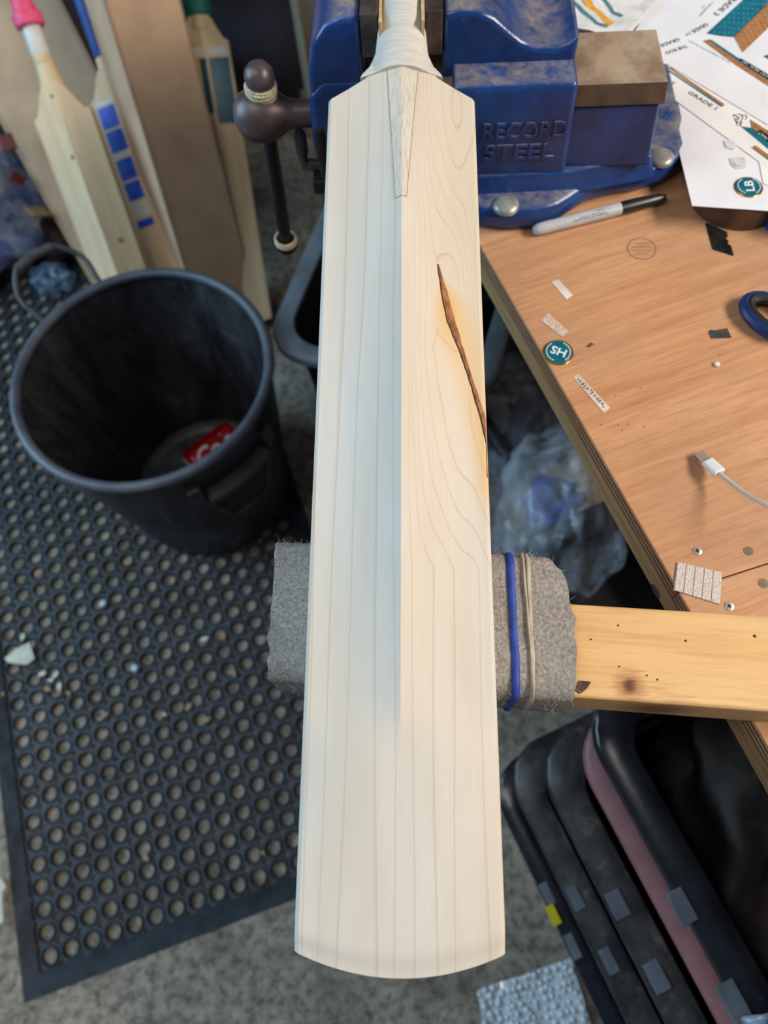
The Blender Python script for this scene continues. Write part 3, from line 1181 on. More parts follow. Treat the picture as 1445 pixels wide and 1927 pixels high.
# knife blade, dark tape, bead, crumbs
tag(flat([(1327, 421), (1331, 420), (1367, 437), (1369, 446), (1365, 449), (1371, 455), (1368, 459), (1375, 463), (1380, 482), (1341, 470)], BZ + .0001, .0006).build('knife_blade', pm('blade_steel', (78, 78, 80), (50, 50, 52), 60, .3, .8), smooth=0), 'dark notched utility knife blade lying on the plywood', 'knife blade')
tag(flat([(1333, 624), (1337, 621), (1345, 622), (1368, 618), (1376, 636), (1338, 637)], BZ + .0001, .0004).build('tape_scrap', pm('dark_tape', (62, 62, 62), (44, 44, 44), 120, .6), smooth=0), 'dark grey tape scrap beside the scissors on plywood', 'tape scrap')
c = P(1348, 687, BZ)
tag(MB().lathe([(0, 0), (.002, .0004), (.0024, .0014), (.0016, .0024), (0, .0028)], c, n=12).build('polystyrene_bead', m_white), 'tiny white bead on the plywood near the scissors', 'bead')
tag(flat([(1104, 651), (1112, 645), (1117, 648), (1109, 654)], BZ + .0001, .0006).build('foil_scrap', m_gold, smooth=0), 'tiny gold foil scrap beside the round teal sticker', 'scrap')
m_dot = pm('dark_speck', (66, 50, 40), None, rough=.8)
for (x, y) in ((1163, 800), (1170, 809), (1157, 745), (1182, 798), (1205, 730), (1131, 800), (1354, 668), (1212, 803)):
    c = P(x, y, BZ)
    MB().lathe([(.0006, 0), (.0005, .0002)], c, n=7).build('pin_hole', m_dot, bt)
# scissors
m_sblue = pm('navy_grip', (22, 48, 104), (16, 38, 88), 60, .35)
m_sblk = pm('black_grip', (26, 26, 30), None, rough=.5)
sc0 = P(1462, 600, BZ + .006)
e = empty('scissors', P(1475, 600, BZ), 'scissors with a navy and black finger loop at the bench side', 'scissors')


def loop(c, rx, ry, ang, z):
    pts = []
    for k in range(30):
        a = k * 2 * math.pi / 30
        p = Vector((rx * math.cos(a), ry * math.sin(a) * (1 + .15 * math.cos(a)), 0))
        p = Matrix.Rotation(ang, 3, 'Z') @ p
        pts.append(Vector((c.x, c.y, z)) + p)
    return pts


lc = P(1446, 602, BZ)
MB().tube(loop(lc, .0235, .0165, -.75, BZ + .006), .0048, 10, closed=True).build('finger_loop', m_sblue, e)
MB().tube(loop(lc, .0200, .0130, -.75, BZ + .0075), .0042, 10, closed=True).build('loop_lining', m_sblk, e)
lc2 = lc + Vector((.055, .03, 0))
MB().tube(loop(lc2, .0235, .0165, -.3, BZ + .006), .0048, 10, closed=True).build('finger_loop', m_sblue, e)
for l_, off in ((lc, -.004), (lc2, .004)):
    d0 = l_ + Vector((.02, -.012, 0))
    d1 = lc + Vector((.09, -.05 + off, 0))
    MB().tube([(d0.x, d0.y, BZ + .006), (d1.x, d1.y, BZ + .005)], [.005, .004], 10).build('shank', m_sblue, e)
    d2 = d1 + Vector((.11, -.06 - off * 3, 0))
    MB().prism([(d1.x, d1.y - .006, BZ + .003), (d2.x, d2.y, BZ + .003), (d1.x, d1.y + .007, BZ + .003)], (0, 0, .0015)).build('blade', m_bolt, e, smooth=0)

# rolls of tape that the sheets rest on
m_tbrown = pm('brown_tape', (92, 66, 48), (70, 50, 38), 40, .35, bump=.1)
c = P(1382, 372, BZ)
e = empty('tape_roll', c, 'roll of brown tape half under the sticker sheets', 'tape roll')
MB().lathe([(.022, 0), (.040, 0), (.040, .0205), (.022, .0205), (.022, 0)], c, n=40, cap=False).build('tape', m_tbrown, e, smooth=40)
MB().lathe([(.020, 0), (.022, 0), (.022, .0205), (.020, .0205), (.020, 0)], c, n=40, cap=False).build('core', m_card, e, smooth=40)
c = P(1490, 410, BZ)
e = empty('tape_roll', c, 'roll of blue tape at the right of the brown roll under the sheets', 'tape roll')
MB().lathe([(.016, 0), (.028, 0), (.028, .0205), (.016, .0205), (.016, 0)], c, n=40, cap=False).build('tape', pm('blue_tape', (28, 62, 128), None, rough=.3), e, smooth=40)
MB().lathe([(.0145, 0), (.016, 0), (.016, .0205), (.0145, .0205), (.0145, 0)], c, n=40, cap=False).build('core', m_card, e, smooth=40)

# ------------------------------------------------------------------ sticker sheets
m_sheet = pm('glossy_white_sheet', (232, 232, 236), (224, 224, 230), 20, .28, coat=.3, bump=.04, bsc=30)
m_paper = pm('white_paper', (236, 234, 232), (228, 226, 226), 20, .5)
m_tealf = pm('teal_print', (28, 112, 134), (22, 96, 120), 160, .3)
m_clear = clearplastic('clear_blister', (240, 240, 244), .55, .1)


def printed(kind, pxs, z, mat, par, th=.0002):
    return flat(pxs, z, th).build(kind, mat, par, smooth=0)


def tri_tags(par, px0, px1, s, z, hgt):
    return text_px(s, px0, px1, z, height=hgt).build('printed_text', m_print, par, smooth=0)


# sheet 1: plain glossy sheet with the LB sticker
Z1 = BZ + .0225
e1 = empty('sticker_sheet', P(1380, 330, Z1), 'glossy white sheet carrying the round teal and gold sticker', 'sheet', 'white sticker sheets on the bench')
flat([(1250, 180), (1258, 205), (1302, 388), (1452, 398), (1700, 420), (1650, 200)], Z1, .0005).build('sheet', m_sheet, e1, smooth=0)
for pts in ([(1362, 266), (1366, 279), (1380, 283), (1388, 276), (1378, 265)], [(1373, 298), (1376, 312), (1386, 319), (1402, 318), (1404, 307), (1400, 297)]):
    printed('clear_blister', pts, Z1 + .0005, m_clear, e1, .0012)
printed('blister_mark', [(1380, 302), (1384, 311), (1396, 312), (1397, 302)], Z1 + .0018, pm('silver_print', (190, 190, 196), (226, 226, 230), 500, .3), e1)
disc('initials_sticker', (1408, 353), 27, Z1 + .0006, 'round teal and gold resin sticker stuck on the glossy white sheet', 'LB', ((1409, 368), (1402, 340)))

# sheet 2: lettered sheet with the animal mark, over sheet 1
Z2 = Z1 + .0007
e2 = empty('sticker_sheet', P(1400, 230, Z2), 'white sheet printed GRADE 1 with bronze and teal stripes', 'sheet', 'white sticker sheets on the bench')
flat([(1235, 120), (1252, 176), (1428, 305), (1436, 345), (1470, 365), (1640, 380), (1700, 150), (1500, 60)], Z2, .0005).build('sheet', m_paper, e2, smooth=0)
z = Z2 + .0006
tri_tags(e2, (1293, 175), (1345, 207), 'GRADE 1', z, .0045)
tri_tags(e2, (1262, 158), (1270, 160), 'Y', z, .004)
printed('bronze_stripe', [(1256, 127), (1262, 127), (1364, 197), (1360, 200)], z, m_bronzef, e2)
printed('teal_stripe', [(1256, 130), (1360, 200), (1357, 201), (1256, 133)], z, m_tealf, e2)
printed('bronze_chevron', [(1411, 225), (1414, 242), (1445, 262), (1500, 300), (1500, 275), (1445, 246)], z, m_bronzef, e2)
printed('teal_chevron', [(1394, 238), (1414, 241), (1500, 302), (1500, 322), (1445, 280)], z, m_tealf, e2)
printed('black_tab', [(1424, 248), (1430, 244), (1500, 290), (1500, 300), (1445, 268)], z + .0002, m_print, e2)
ink(P(1428, 250, z + .0005), P(1480, 286, z + .0005), UP, .0026, 31, gaps=((.3, .36), (.55, .6))).build('printed_text', m_letw, e2, smooth=0)
printed('bronze_stripe', [(1418, 274), (1423, 275), (1500, 330), (1500, 336), (1416, 279)], z, m_bronzef, e2)
printed('teal_stripe', [(1411, 276), (1416, 279), (1500, 337), (1500, 341)], z, m_tealf, e2)
# small long-tailed animal mark made of ink strokes
A = lambda x, y: P(x, y, z + .0002)
mb = MB()
for st in ([(1379, 220), (1384, 216), (1388, 221), (1384, 227), (1390, 231)], [(1388, 214), (1396, 216), (1398, 222), (1394, 227), (1396, 231), (1390, 236)],
           [(1396, 218), (1402, 216), (1406, 220), (1403, 225)], [(1382, 222), (1387, 232), (1386, 236)], [(1391, 219), (1389, 226)], [(1393, 230), (1394, 237)], [(1383, 218), (1380, 215)]):
    mb.tube([A(*q) for q in st], .00028, 5)
mb.build('ink_mark', m_print, e2)

# sheet 3: further back, with the large chevrons and upside-down lettering
Z3 = Z2 + .0007
e3 = empty('sticker_sheet', P(1380, 60, Z3), 'white sheet with large teal and bronze chevrons and upside-down lettering', 'sheet', 'white sticker sheets on the bench')
flat([(1180, 78), (1240, 118), (1256, 122), (1445, 236), (1640, 340), (1700, -50), (1380, -90), (1250, -20)], Z3, .0005).build('sheet', m_sheet, e3, smooth=0)
z = Z3 + .0006
printed('teal_chevron', [(1329, 63), (1356, 68), (1381, 70), (1450, 2), (1500, -60), (1440, -60), (1398, 0)], z, m_tealf, e3)
printed('bronze_chevron', [(1381, 70), (1397, 99), (1450, 48), (1540, -40), (1500, -60)], z, m_bronzef, e3)
printed('teal_stripe', [(1331, 75), (1338, 75), (1390, 110), (1470, 155), (1470, 166), (1395, 120)], z, m_tealf, e3)
printed('bronze_stripe', [(1322, 77), (1331, 75), (1395, 120), (1470, 168), (1470, 178), (1385, 123)], z, m_bronzef, e3)
printed('black_tab', [(1390, 110), (1396, 111), (1470, 155), (1470, 166), (1400, 121)], z + .0002, m_print, e3)
ink(P(1397, 115, z + .0005), P(1460, 154, z + .0005), UP, .0026, 32, gaps=((.2, .25), (.5, .56))).build('printed_text', m_letw, e3, smooth=0)
tri_tags(e3, (1386, -12), (1341, 26), 'GRADE 3', z, .0058)
tri_tags(e3, (1328, 43), (1287, 64), 'GRADE 1+', z, .0048)
tri_tags(e3, (1276, 71), (1240, 84), 'GRADE', z, .0044)
tri_tags(e3, (1290, 84), (1250, 98), 'THE ROO', z, .0042)
ink(P(1341, 3, z), P(1315, 31, z), UP, .0022, 33).build('printed_text', m_print, e3, smooth=0)
ink(P(1326, 10, z), P(1320, 16, z), UP, .0022, 34).build('printed_text', m_print, e3, smooth=0)
ink(P(1297, 77, z), P(1374, 118, z), UP, .0017, 35, gaps=((.72, .76), (.86, .89))).build('printed_text', m_print, e3, smooth=0)
printed('teal_chevron', [(1436, 106), (1445, 103), (1500, 130), (1500, 140)], z, m_tealf, e3)
# weave pattern on the bronze chevron: small raised lozenges
m_bz2 = pm('pale_bronze', (206, 152, 104), None, rough=.3, metal=.4)
mb = MB()
for i in range(5):
    for j in range(9):
        x = lerp(1388, 1398, i / 4) + j * 7.2
        y = lerp(72, 92, i / 4) - j * 6.9
        if x > 1500:
            continue
        mb.lathe([(.0011, 0), (.0009, .0003)], P(x, y, z + .0002), n=6)
o = mb.build('embossed_dots', m_bz2, e3)
mb = MB()
for i in range(5):
    for j in range(8):
        x = 1345 + i * 9 + j * 9
        y = 60 - j * 9 + i * .5
        if y < -50:
            continue
        mb.lathe([(.0012, 0), (.0010, .0003)], P(x, y, z + .0002), n=6)
mb.build('embossed_dots', pm('pale_teal', (60, 138, 156), None, rough=.3), e3)

# crinkled clear sleeves of stickers at the back
m_sleeve = NT('crinkled_sleeve')
v = m_sleeve.coords()
m_sleeve.bump(m_sleeve.noise(v, 45, 5, .6, .6), .6, .006)
m_sleeve = m_sleeve.set(m_sleeve.ramp(m_sleeve.noise(v, 24, 5, .6), [(.35, lin((196, 194, 192))), (.65, lin((232, 230, 228)))]), .22, 0, .5, .5)


def sheet_lump(pxs, z, th, amp, mat, nm, par, seed):
    a, b, c, d = [P(x, y, z) for x, y in pxs]

    def f(u, v):
        p = lerp(lerp(a, b, u), lerp(d, c, u), v)
        p.z += amp * nz(p.x * 40, p.y * 40, seed) + amp * .5 * nz(p.x * 110, p.y * 110, seed) + amp
        return p
    return MB().grid(f, 40, 30).build(nm, mat, par, smooth=70, solid=th)


zz = BZ + .030
for k, (q, lab) in enumerate((([(1170, 76), (1360, -8), (1250, -120), (1000, -40)], 'clear sleeve of white sheets edge-on beside the lettered sheet'),
                              ([(930, -60), (1085, 46), (1165, 70), (1250, 4)], None), )):
    if k == 0:
        e = empty('sticker_sleeve', P(1200, 0, BZ), lab, 'sleeve', 'sleeves of stickers on the bench')
        for j in range(5):
            qq = [(x - 4 * j, y + (3 - j) * 5) for x, y in q]
            a_, b_, c_, d_ = [P(x, y, BZ + .0002 + .0045 * j) for x, y in qq]
            MB().prism([a_, b_, c_, d_], (0, 0, .0042)).build('sheet_edge', m_paper, e, smooth=0)
e = empty('sticker_sleeve', P(1050, 10, BZ), 'crinkled clear sleeve with wavy teal and orange stickers behind the vise', 'sleeve', 'sleeves of stickers on the bench')
zs = BZ + .0245
sheet_lump([(900, -120), (1010, 40), (1175, 78), (1300, -60)], zs, .0005, .0022, m_sleeve, 'film', e, 3.)


def ribbon(pts, wd, mat, nm):
    ps = []
    for x, y in pts:
        p = P(x, y, zs)
        p.z += .0022 * nz(p.x * 40, p.y * 40, 3.) + .0011 * nz(p.x * 110, p.y * 110, 3.) + .0022 + .0006
        ps.append(p)
    rows = []
    for i, p in enumerate(ps):
        t_ = (ps[min(i + 1, len(ps) - 1)] - ps[max(0, i - 1)]).normalized()
        s_ = t_.cross(UP) * wd / 2
        rows.append([p - s_, p + s_])
    MB().loft(rows, cap=False, closed=False).build(nm, mat, e, smooth=60)


m_orange = pm('orange_foil', (232, 168, 64), (208, 136, 48), 100, .3)
m_tgrey = pm('teal_grey_print', (72, 112, 122), (96, 130, 138), 100, .35)
ribbon(resamp([(1085, -20), (1100, 3), (1112, 20), (1124, 26), (1134, 38), (1150, 50)], 16), .0075, m_orange, 'wavy_sticker')
ribbon(resamp([(1060, -20), (1075, 5), (1090, 22), (1105, 34), (1120, 48), (1142, 54)], 16), .0045, m_tgrey, 'wavy_sticker')
ribbon(resamp([(1118, -20), (1130, -2), (1142, 10), (1152, 26), (1170, 36)], 16), .0040, m_tgrey, 'wavy_sticker')
ribbon(resamp([(940, -10), (955, 4), (968, 14), (978, 22)], 8), .0030, m_tgrey, 'wavy_sticker')

# ================================================================== RUBBER MAT
m_rub = pm('black_rubber', (56, 62, 70), (38, 42, 48), 26, .55, bump=.3, bsc=120, bd=.002, spec=.4)
MC = P(40, 1890, .010)
MX = (P(553, 1693, .010) - MC).normalized()
MY = Vector((-MX.y, MX.x, 0))
pit = .0357
NXM, NYM = 17, 44
BRD = .034


def mp(a, b, z):
    return Vector((MC.x + MX.x * a + MY.x * b, MC.y + MX.y * a + MY.y * b, z))


mb = MB()
NAZ = 32
rs_ = .0048
R_in, R_ring = .0126, .0157
H0, H1 = .0065, .0100
outer = []
for k in range(NAZ):
    a = 2 * math.pi * (k + .5) / NAZ
    c_, s_ = math.cos(a), math.sin(a)
    d = (pit / 2) / max(abs(c_), abs(s_))
    dist = d
    hole = False
    cx, cy = math.copysign(pit / 2, c_), math.copysign(pit / 2, s_)
    bq = c_ * cx + s_ * cy
    disc_ = bq * bq - (cx * cx + cy * cy - rs_ * rs_)
    if disc_ > 0:
        h = bq - math.sqrt(disc_)
        if h < d:
            dist, hole = h, True
    outer.append((c_ * dist, s_ * dist, hole))
prof_r = [(R_in * .93, .0), (R_in, H1 - .0012), (R_in + .0008, H1), (R_ring - .001, H1), (R_ring, H1 - .001), (R_ring + .0004, H0)]
for ix in range(NXM):
    for iy in range(NYM):
        ca, cb = BRD + pit * (ix + .5), BRD + pit * (iy + .5)
        rings = []
        for r, z in prof_r:
            rings.append([mp(ca + r * math.cos(2 * math.pi * (k + .5) / NAZ), cb + r * math.sin(2 * math.pi * (k + .5) / NAZ), z) for k in range(NAZ)])
        rings.append([mp(ca + x, cb + y, H0) for x, y, h in outer])
        n0_ = len(mb.v)
        mb.loft(rings, cap=False)
        for k in range(NAZ):
            k2 = (k + 1) % NAZ
            if outer[k][2] or outer[k2][2]:
                o0, o1 = rings[-1][k], rings[-1][k2]
                mb.add([o0, o1, Vector((o1.x, o1.y, 0)), Vector((o0.x, o0.y, 0))], [(0, 1, 2, 3)])
WX, WY = 2 * BRD + NXM * pit, 2 * BRD + NYM * pit
ma = empty('rubber_mat', mp(WX / 2, WY / 2, 0), 'black rubber drainage mat with rows of round holes on concrete', 'mat')
mb.build('mat_grid', m_rub, ma, smooth=40)
mb = MB()
for (x0, y0), (x1, y1), (nx, ny) in (((0, 0), (WX, 0), (0, 1)), ((WX, 0), (WX, WY), (-1, 0)), ((WX, WY), (0, WY), (0, -1)), ((0, WY), (0, 0), (1, 0))):
    rows = []
    nr = 9
    for k in range(nr * 2 + 1):
        f = k / (nr * 2)
        ins = BRD * f
        z = lerp(.001, .0105, min(1, f * 1.15)) + (.0016 if k % 2 else 0)
        rr_ = []
        for (px_, py_, sgn) in ((x0, y0, 1), (x1, y1, -1)):
            dx, dy = (x1 - x0), (y1 - y0)
            L = math.hypot(dx, dy)
            rr_.append(mp(px_ + nx * ins + sgn * dx / L * ins, py_ + ny * ins + sgn * dy / L * ins, z))
        rows.append(rr_)
    mb.loft(rows, cap=False, closed=False)
mb.build('ribbed_border', m_rub, ma, smooth=0)

# debris on the mat and floor
m_chipw = pm('white_chip', (206, 202, 186), (190, 184, 166), 60, .6)
m_chipt = pm('tan_wood_chip', (176, 140, 102), (150, 116, 82), 120, .7)
m_bit = pm('pale_plastic_bit', (186, 204, 220), None, rough=.4)


def shard(pxs, z, th, mat, nm, label, cat, group=None):
    o = flat(pxs, z, th).build(nm, mat, smooth=0, bevel=th * .25)
    return tag(o, label, cat, group)


shard([(10, 1240), (30, 1222), (57, 1209), (67, 1240), (52, 1252), (18, 1248)], .012, .004, m_chipw, 'wood_offcut', 'cream wedge-shaped offcut on the rubber mat', 'offcut')
shard([(-6, 1655), (3, 1650), (14, 1668), (6, 1680), (8, 1735), (0, 1740), (-8, 1700)], .012, .004, m_chipw, 'paper_scrap', 'torn white scrap at the edge of the rubber mat', 'scrap')
for x, y, lab in ((195, 1136, 'pale round bit on the mat close to the bucket'), (255, 1258, 'pale blue round bit on the open mat beyond the cream wedge')):
    c = P(x, y, .013)
    c.z = .0116
    tag(MB().lathe([(0, 0), (.006, .001), (.0075, .004), (.005, .007), (0, .008)], c, n=10).build('plastic_bit', m_bit), lab, 'plastic bit')
for (x, y) in ((72, 1078), (23, 1197), (43, 1199), (80, 1268), (96, 1280), (105, 1270), (112, 1292), (90, 1297), (6, 1306), (240, 1060), (326, 1093), (385, 1203), (420, 1198), (310, 1345), (388, 1355), (275, 1615), (440, 1268), (495, 1605), (200, 1345), (355, 1330), (130, 1305)):
    c = P(x, y, .0102)
    s_ = random.uniform(.004, .009)
    a = random.uniform(0, 3)
    R_ = Matrix.Rotation(a, 3, 'Z')
    pts = [c + R_ @ Vector((s_ * q[0], s_ * q[1] * .6, 0)) for q in ((-1, -.5), (.2, -1), (1, -.1), (.5, .8), (-.6, .7))]
    o = MB().prism(pts, (0, 0, .0025)).build('wood_chip', m_chipt if random.random() < .7 else m_chipw, smooth=0)
    tan = o.data.materials[0] == m_chipt
    tag(o, 'small tan wood chip lying on the holed rubber mat' if tan else 'small cream wood chip lying on the holed rubber mat', 'wood chip', 'tan wood chips on the mat' if tan else 'cream wood chips on the mat')

# ================================================================== BUCKET
m_bk = NT('scuffed_black_plastic')
v = m_bk.coords(0, (1, 1, .35))
a = m_bk.noise(v, 16, 7, .7, .6)
c = m_bk.ramp(a, [(.40, lin((34, 35, 38))), (.58, lin((64, 66, 70))), (.74, lin((104, 106, 108)))])
m_bk.bump(m_bk.noise(v, 60, 5), .25, .002)
m_bk = m_bk.set(c, .48, 0, .45)
m_rim = pm('worn_rim_plastic', (88, 94, 104), (68, 74, 84), 20, .45, bump=.2)
BC = Vector((-.441, .650, 0))
RT, RB_, BH = .205, .158, .42
bk = empty('bucket', BC, 'large black scuffed plastic bucket standing on the rubber mat', 'bucket')
prof = [(0, .0102), (RB_ - .012, .0102), (RB_, .0135), (lerp(RB_, RT, .5), .21), (RT - .004, BH - .01), (RT - .0085, BH - .01), (lerp(RB_, RT, .5) - .004, .21), (RB_ - .005, .022), (RB_ - .03, .018), (0, .018)]
MB().lathe(prof, BC, n=72, cap=False).build('body', m_bk, bk, smooth=50)
MB().tube([BC + Vector((math.cos(k * math.pi / 36), math.sin(k * math.pi / 36), 0)) * (RT - .003) + UP * BH for k in range(72)], .0085, 12, closed=True).build('rim', m_rim, bk, smooth=60)
MB().lathe([(RB_ - .015, .018), (RB_ - .02, .024), (RB_ - .03, .020)], BC, n=60, cap=False).build('base_ring', m_bk, bk)
m_hw = pm('black_handle', (48, 50, 54), (72, 74, 78), 60, .5, bump=.3)


def polar(ang, r, z):
    a = math.radians(ang)
    return BC + Vector((math.cos(a) * r, math.sin(a) * r, z))


# far handle, swung out
hA, hB = polar(118, RT + .006, .40), polar(150, RT + .006, .40)
out = (polar(134, 1, 0) - BC)
pts = [hA, hA + out * .02 + UP * .012, hA + out * .06 + UP * .03 + (hA - hB) * .04, lerp(hA, hB, .18) + out * .092 + UP * .05, lerp(hA, hB, .5) + out * .10 + UP * .052, lerp(hA, hB, .82) + out * .095 + UP * .048,
       hB + out * .06 + UP * .03 - (hA - hB) * .04, hB + out * .02 + UP * .012, hB]
ch_ = MB().tube(catmull(pts), .0048, 10).build('carry_handle', m_hw, bk, smooth=60)
MB().tube([lerp(hA, hB, .2) + out * .0925 + UP * .050, lerp(hA, hB, .5) + out * .10 + UP * .052, lerp(hA, hB, .8) + out * .0945 + UP * .049], .0085, 12).build('grip', m_hw, ch_)
# near handle, hanging against the side: ledge, side lugs and U loop
g0, g1 = -64, -22


def side_r(z):
    return lerp(RB_, RT, z / BH)


pts = []
for k in range(15):
    a = lerp(g0 + 4, g1 - 4, k / 14)
    pts.append([polar(a, side_r(.335) - .001, .325), polar(a, side_r(.335) + .022, .325), polar(a, side_r(.335) + .024, .340), polar(a, side_r(.34) - .001, .345)])
MB().loft(pts).build('handle_ledge', m_hw, bk, bevel=.002)
pts = []
for k in range(23):
    f = k / 22
    a = lerp(g0, g1, f)
    dz = .12 * min(1, 4.5 * min(f, 1 - f))
    pts.append(polar(a, side_r(.34 - dz) + .010 + .012 * min(1, 4 * min(f, 1 - f)), .355 - dz))
MB().tube(pts, .005, 10).build('carry_handle', m_hw, bk, smooth=60)
for a in (g0, g1):
    mb = MB()
    c = polar(a, side_r(.352) + .006, .352)
    mb.box(c, (.018, .022, .05), Matrix.Rotation(math.radians(a), 3, 'Z'))
    mb.build('handle_lug', m_hw, bk, smooth=0, bevel=.003)
# cola can lying in the bucket
ca = P(352, 886, .045)
cb = P(452, 812, .045)
cd_ = (cb - ca).normalized()
cc = lerp(ca, cb, .5)
cc.z = .052
e = empty('drink_can', Vector((cc.x, cc.y, .0185)), 'red drink can lying at the bottom of the black bucket', 'can')
MB().lathe([(.022, -.060), (.026, -.058), (.0325, -.050), (.033, -.045), (.033, .045), (.031, .052), (.026, .060), (.024, .060)], cc, cd_, 32).build('can_body', pm('red_can', (186, 16, 24), (160, 10, 18), 40, .25, .3), e, smooth=50)
for s in (-1, 1):
    MB().lathe([(.0, 0), (.022, 0), (.0245, .0015), (.0245, -.0015)], cc + cd_ * (.0605 * s), cd_, 28).build('can_end', m_bolt, e)
nv_ = (CC - cc)
nv_ = (nv_ - cd_ * nv_.dot(cd_)).normalized()
mb = text_mb('Cola', .085, Vector((0, 0, 0)), (1, 0, 0), (0, 0, 1), .0002, .036, .35)
yv = nv_.cross(cd_)
for i, p in enumerate(mb.v):
    a = (p.y - .018) / .033
    mb.v[i] = cc + cd_ * (p.x - .042) + (nv_ * math.cos(a) + yv * math.sin(a)) * (.0333 + p.z)
mb.build('printed_text', m_letw, e, smooth=0)
mb = MB()
rows = []
for k in range(20):
    x = lerp(-.044, .044, k / 19)
    a0_ = -.95 + .12 * math.sin(k * .35)
    rows.append([cc + cd_ * x + (nv_ * math.cos(a) + yv * math.sin(a)) * .0333 for a in (a0_, a0_ + .14)])
mb.loft(rows, cap=False, closed=False).build('printed_swoosh', m_letw, e)

# ================================================================== LEANING BATS AND CARTONS
m_kraft = pm('kraft_card', (190, 160, 130), (178, 148, 120), 14, .8, bump=.1, bsc=80)
m_kraft2 = pm('kraft_card_edge', (150, 124, 98), None, rough=.85)


def dirvp(x, y):
    d = ray(x, y)
    return (-d).normalized() if d.z < 0 else d.normalized()


def carton(name, base_l, base_r, d, depth, length, label, group='leaning kraft cartons'):
    "long carton standing on its end; base_l/base_r front bottom corners on the floor, d its long axis"
    bl, br = Vector(base_l), Vector(base_r)
    wv = (br - bl)
    wv = (wv - d * wv.dot(d))
    wid = wv.length
    wv.normalize()
    n = wv.cross(d).normalized()         # out of the front face
    if n.dot(CC - bl) < 0:
        n = -n
    o_ = bl.copy()
    low = min(0, (wv * wid).z, (-n * depth).z, (wv * wid - n * depth).z)
    o_ = o_ - d * (low / d.z)
    e = empty(name, o_, label, 'carton', group)
    th = .004
    c4 = [o_, o_ + wv * wid, o_ + wv * wid - n * depth, o_ - n * depth]
    for k, nm in enumerate(('front_panel', 'side_panel', 'back_panel', 'side_panel')):
        a, b = c4[k], c4[(k + 1) % 4]
        inn = (c4[(k + 2) % 4] - b).normalized() * th
        MB().prism([a, b, b + inn, a + inn], d * length).build(nm, m_kraft, e, smooth=0, bevel=.0015)
    MB().prism([p + d * .002 for p in c4], d * th).build('bottom_flap', m_kraft, e, smooth=0)
    # folded seam by each front edge
    for k, f in ((0, .03), (1, .965)):
        p = lerp(c4[0], c4[1], f) + n * .0008
        MB().prism([p, p + wv * .0012, p + wv * .0012 - n * .001, p - n * .001], d * length).build('fold_crease', m_kraft2, e, smooth=0)
    return e


dA = dirvp(1140, 3152)
carton('carton', P(405, 700, .0105), P(497, 618, .0105), dA, .09, 1.0, 'wide kraft cardboard carton leaning behind the black bucket')
dB = dirvp(1490, 3975)
carton('carton', P(203, 590, .0105), P(395, 560, .0105), dirvp(1904, 3590), .06, .95, 'kraft cardboard carton leaning behind the bat with the pink grip')


def side_bat(name, label, sh_l, sh_r, depth, d, mats, handle_len=.27, roll=0., L=.555, wid=None):
    "a bat leaning with its back to the viewer; sh_l, sh_r: shoulder pixels"
    W_ = wid or .054
    for _ in range(60):                  # slide along the sight line until the toe stands on the floor
        A, B = PD(*sh_l, depth), PD(*sh_r, depth)
        mid = (A + B) / 2
        x = (B - A)
        x = (x - d * x.dot(d)).normalized()
        n = x.cross(d)
        if n.dot(CC - mid) < 0:
            n = -n
        toe = mid - d * L
        low = min((toe + x * s * W_ + n * k).z for s in (-1, 1) for k in (.02, -.035))
        low -= .0105
        if abs(low) < .0005:
            break
        depth += low * .8
    M3 = Matrix((x, d, n)).transposed()
    if M3.determinant() < 0:
        x = -x
        M3 = Matrix((x, d, n)).transposed()
    e = empty(name, toe, label, 'cricket bat', 'cricket bats leaning at the back', M3)

    def bk_(u, v):
        a = abs(u) / W_
        return interp([(0, .006), (.2, .022), (.4, .018), (.56, .010)], v) * (1 - a) * (1 - .3 * a)
    nu, nvv = 13, 24
    mbx = MB()

    def vt(u):
        a = abs(u) / W_
        return L - .0 + (.05 * smoothstep(.95, .25, a) if a > .25 else .05)
    vs_, bs_ = [], []
    for j in range(nvv):
        for i in range(nu):
            u = (-1 + 2 * i / (nu - 1)) * W_
            v = lerp(-.006 * (1 - (u / W_) ** 2) + .006, vt(u), j / (nvv - 1))
            vs_.append(Vector((u, v, bk_(u, v))))
            bs_.append(Vector((u, v, -.034)))
    N_ = nu * nvv
    mbx.v = vs_ + bs_
    for j in range(nvv - 1):
        for i in range(nu - 1):
            q = (j * nu + i, j * nu + i + 1, (j + 1) * nu + i + 1, (j + 1) * nu + i)
            mbx.f.append(q)
            mbx.f.append(tuple(reversed([k + N_ for k in q])))
    for j in range(nvv - 1):
        mbx.f.append((j * nu, (j + 1) * nu, (j + 1) * nu + N_, j * nu + N_))
        mbx.f.append((j * nu + nu - 1, j * nu + nu - 1 + N_, (j + 1) * nu + nu - 1 + N_, (j + 1) * nu + nu - 1))
    for i in range(nu - 1):
        mbx.f.append((i, i + N_, i + 1 + N_, i + 1))
        q = (nvv - 1) * nu + i
        mbx.f.append((q, q + 1, q + 1 + N_, q + N_))
    mbx.build('blade', mats['blade'], e, local=True, smooth=28)
    return e, bk_, L


m_willow2 = wood('pale_willow', (222, 198, 160), (208, 180, 142), (176, 146, 108), along='y', rough=.6, sc=.7, fine=.5, bump=.05)
m_pink = pm('pink_rubber', (232, 84, 122), (220, 70, 110), 60, .55)
m_tapew = pm('white_tape', (206, 204, 200), None, rough=.5)


def handle(e, L, parts):
    "parts: (name, material, v0, v1, r0, r1)"
    for nm, mt, v0, v1, r0, r1 in parts:
        MB().lathe([(r0 * .92, 0), (r0, .003), (r1, v1 - v0 - .003), (r1 * .92, v1 - v0)], (0, v0, -.008), (0, 1, 0), 20).build(nm, mt, e, local=True)


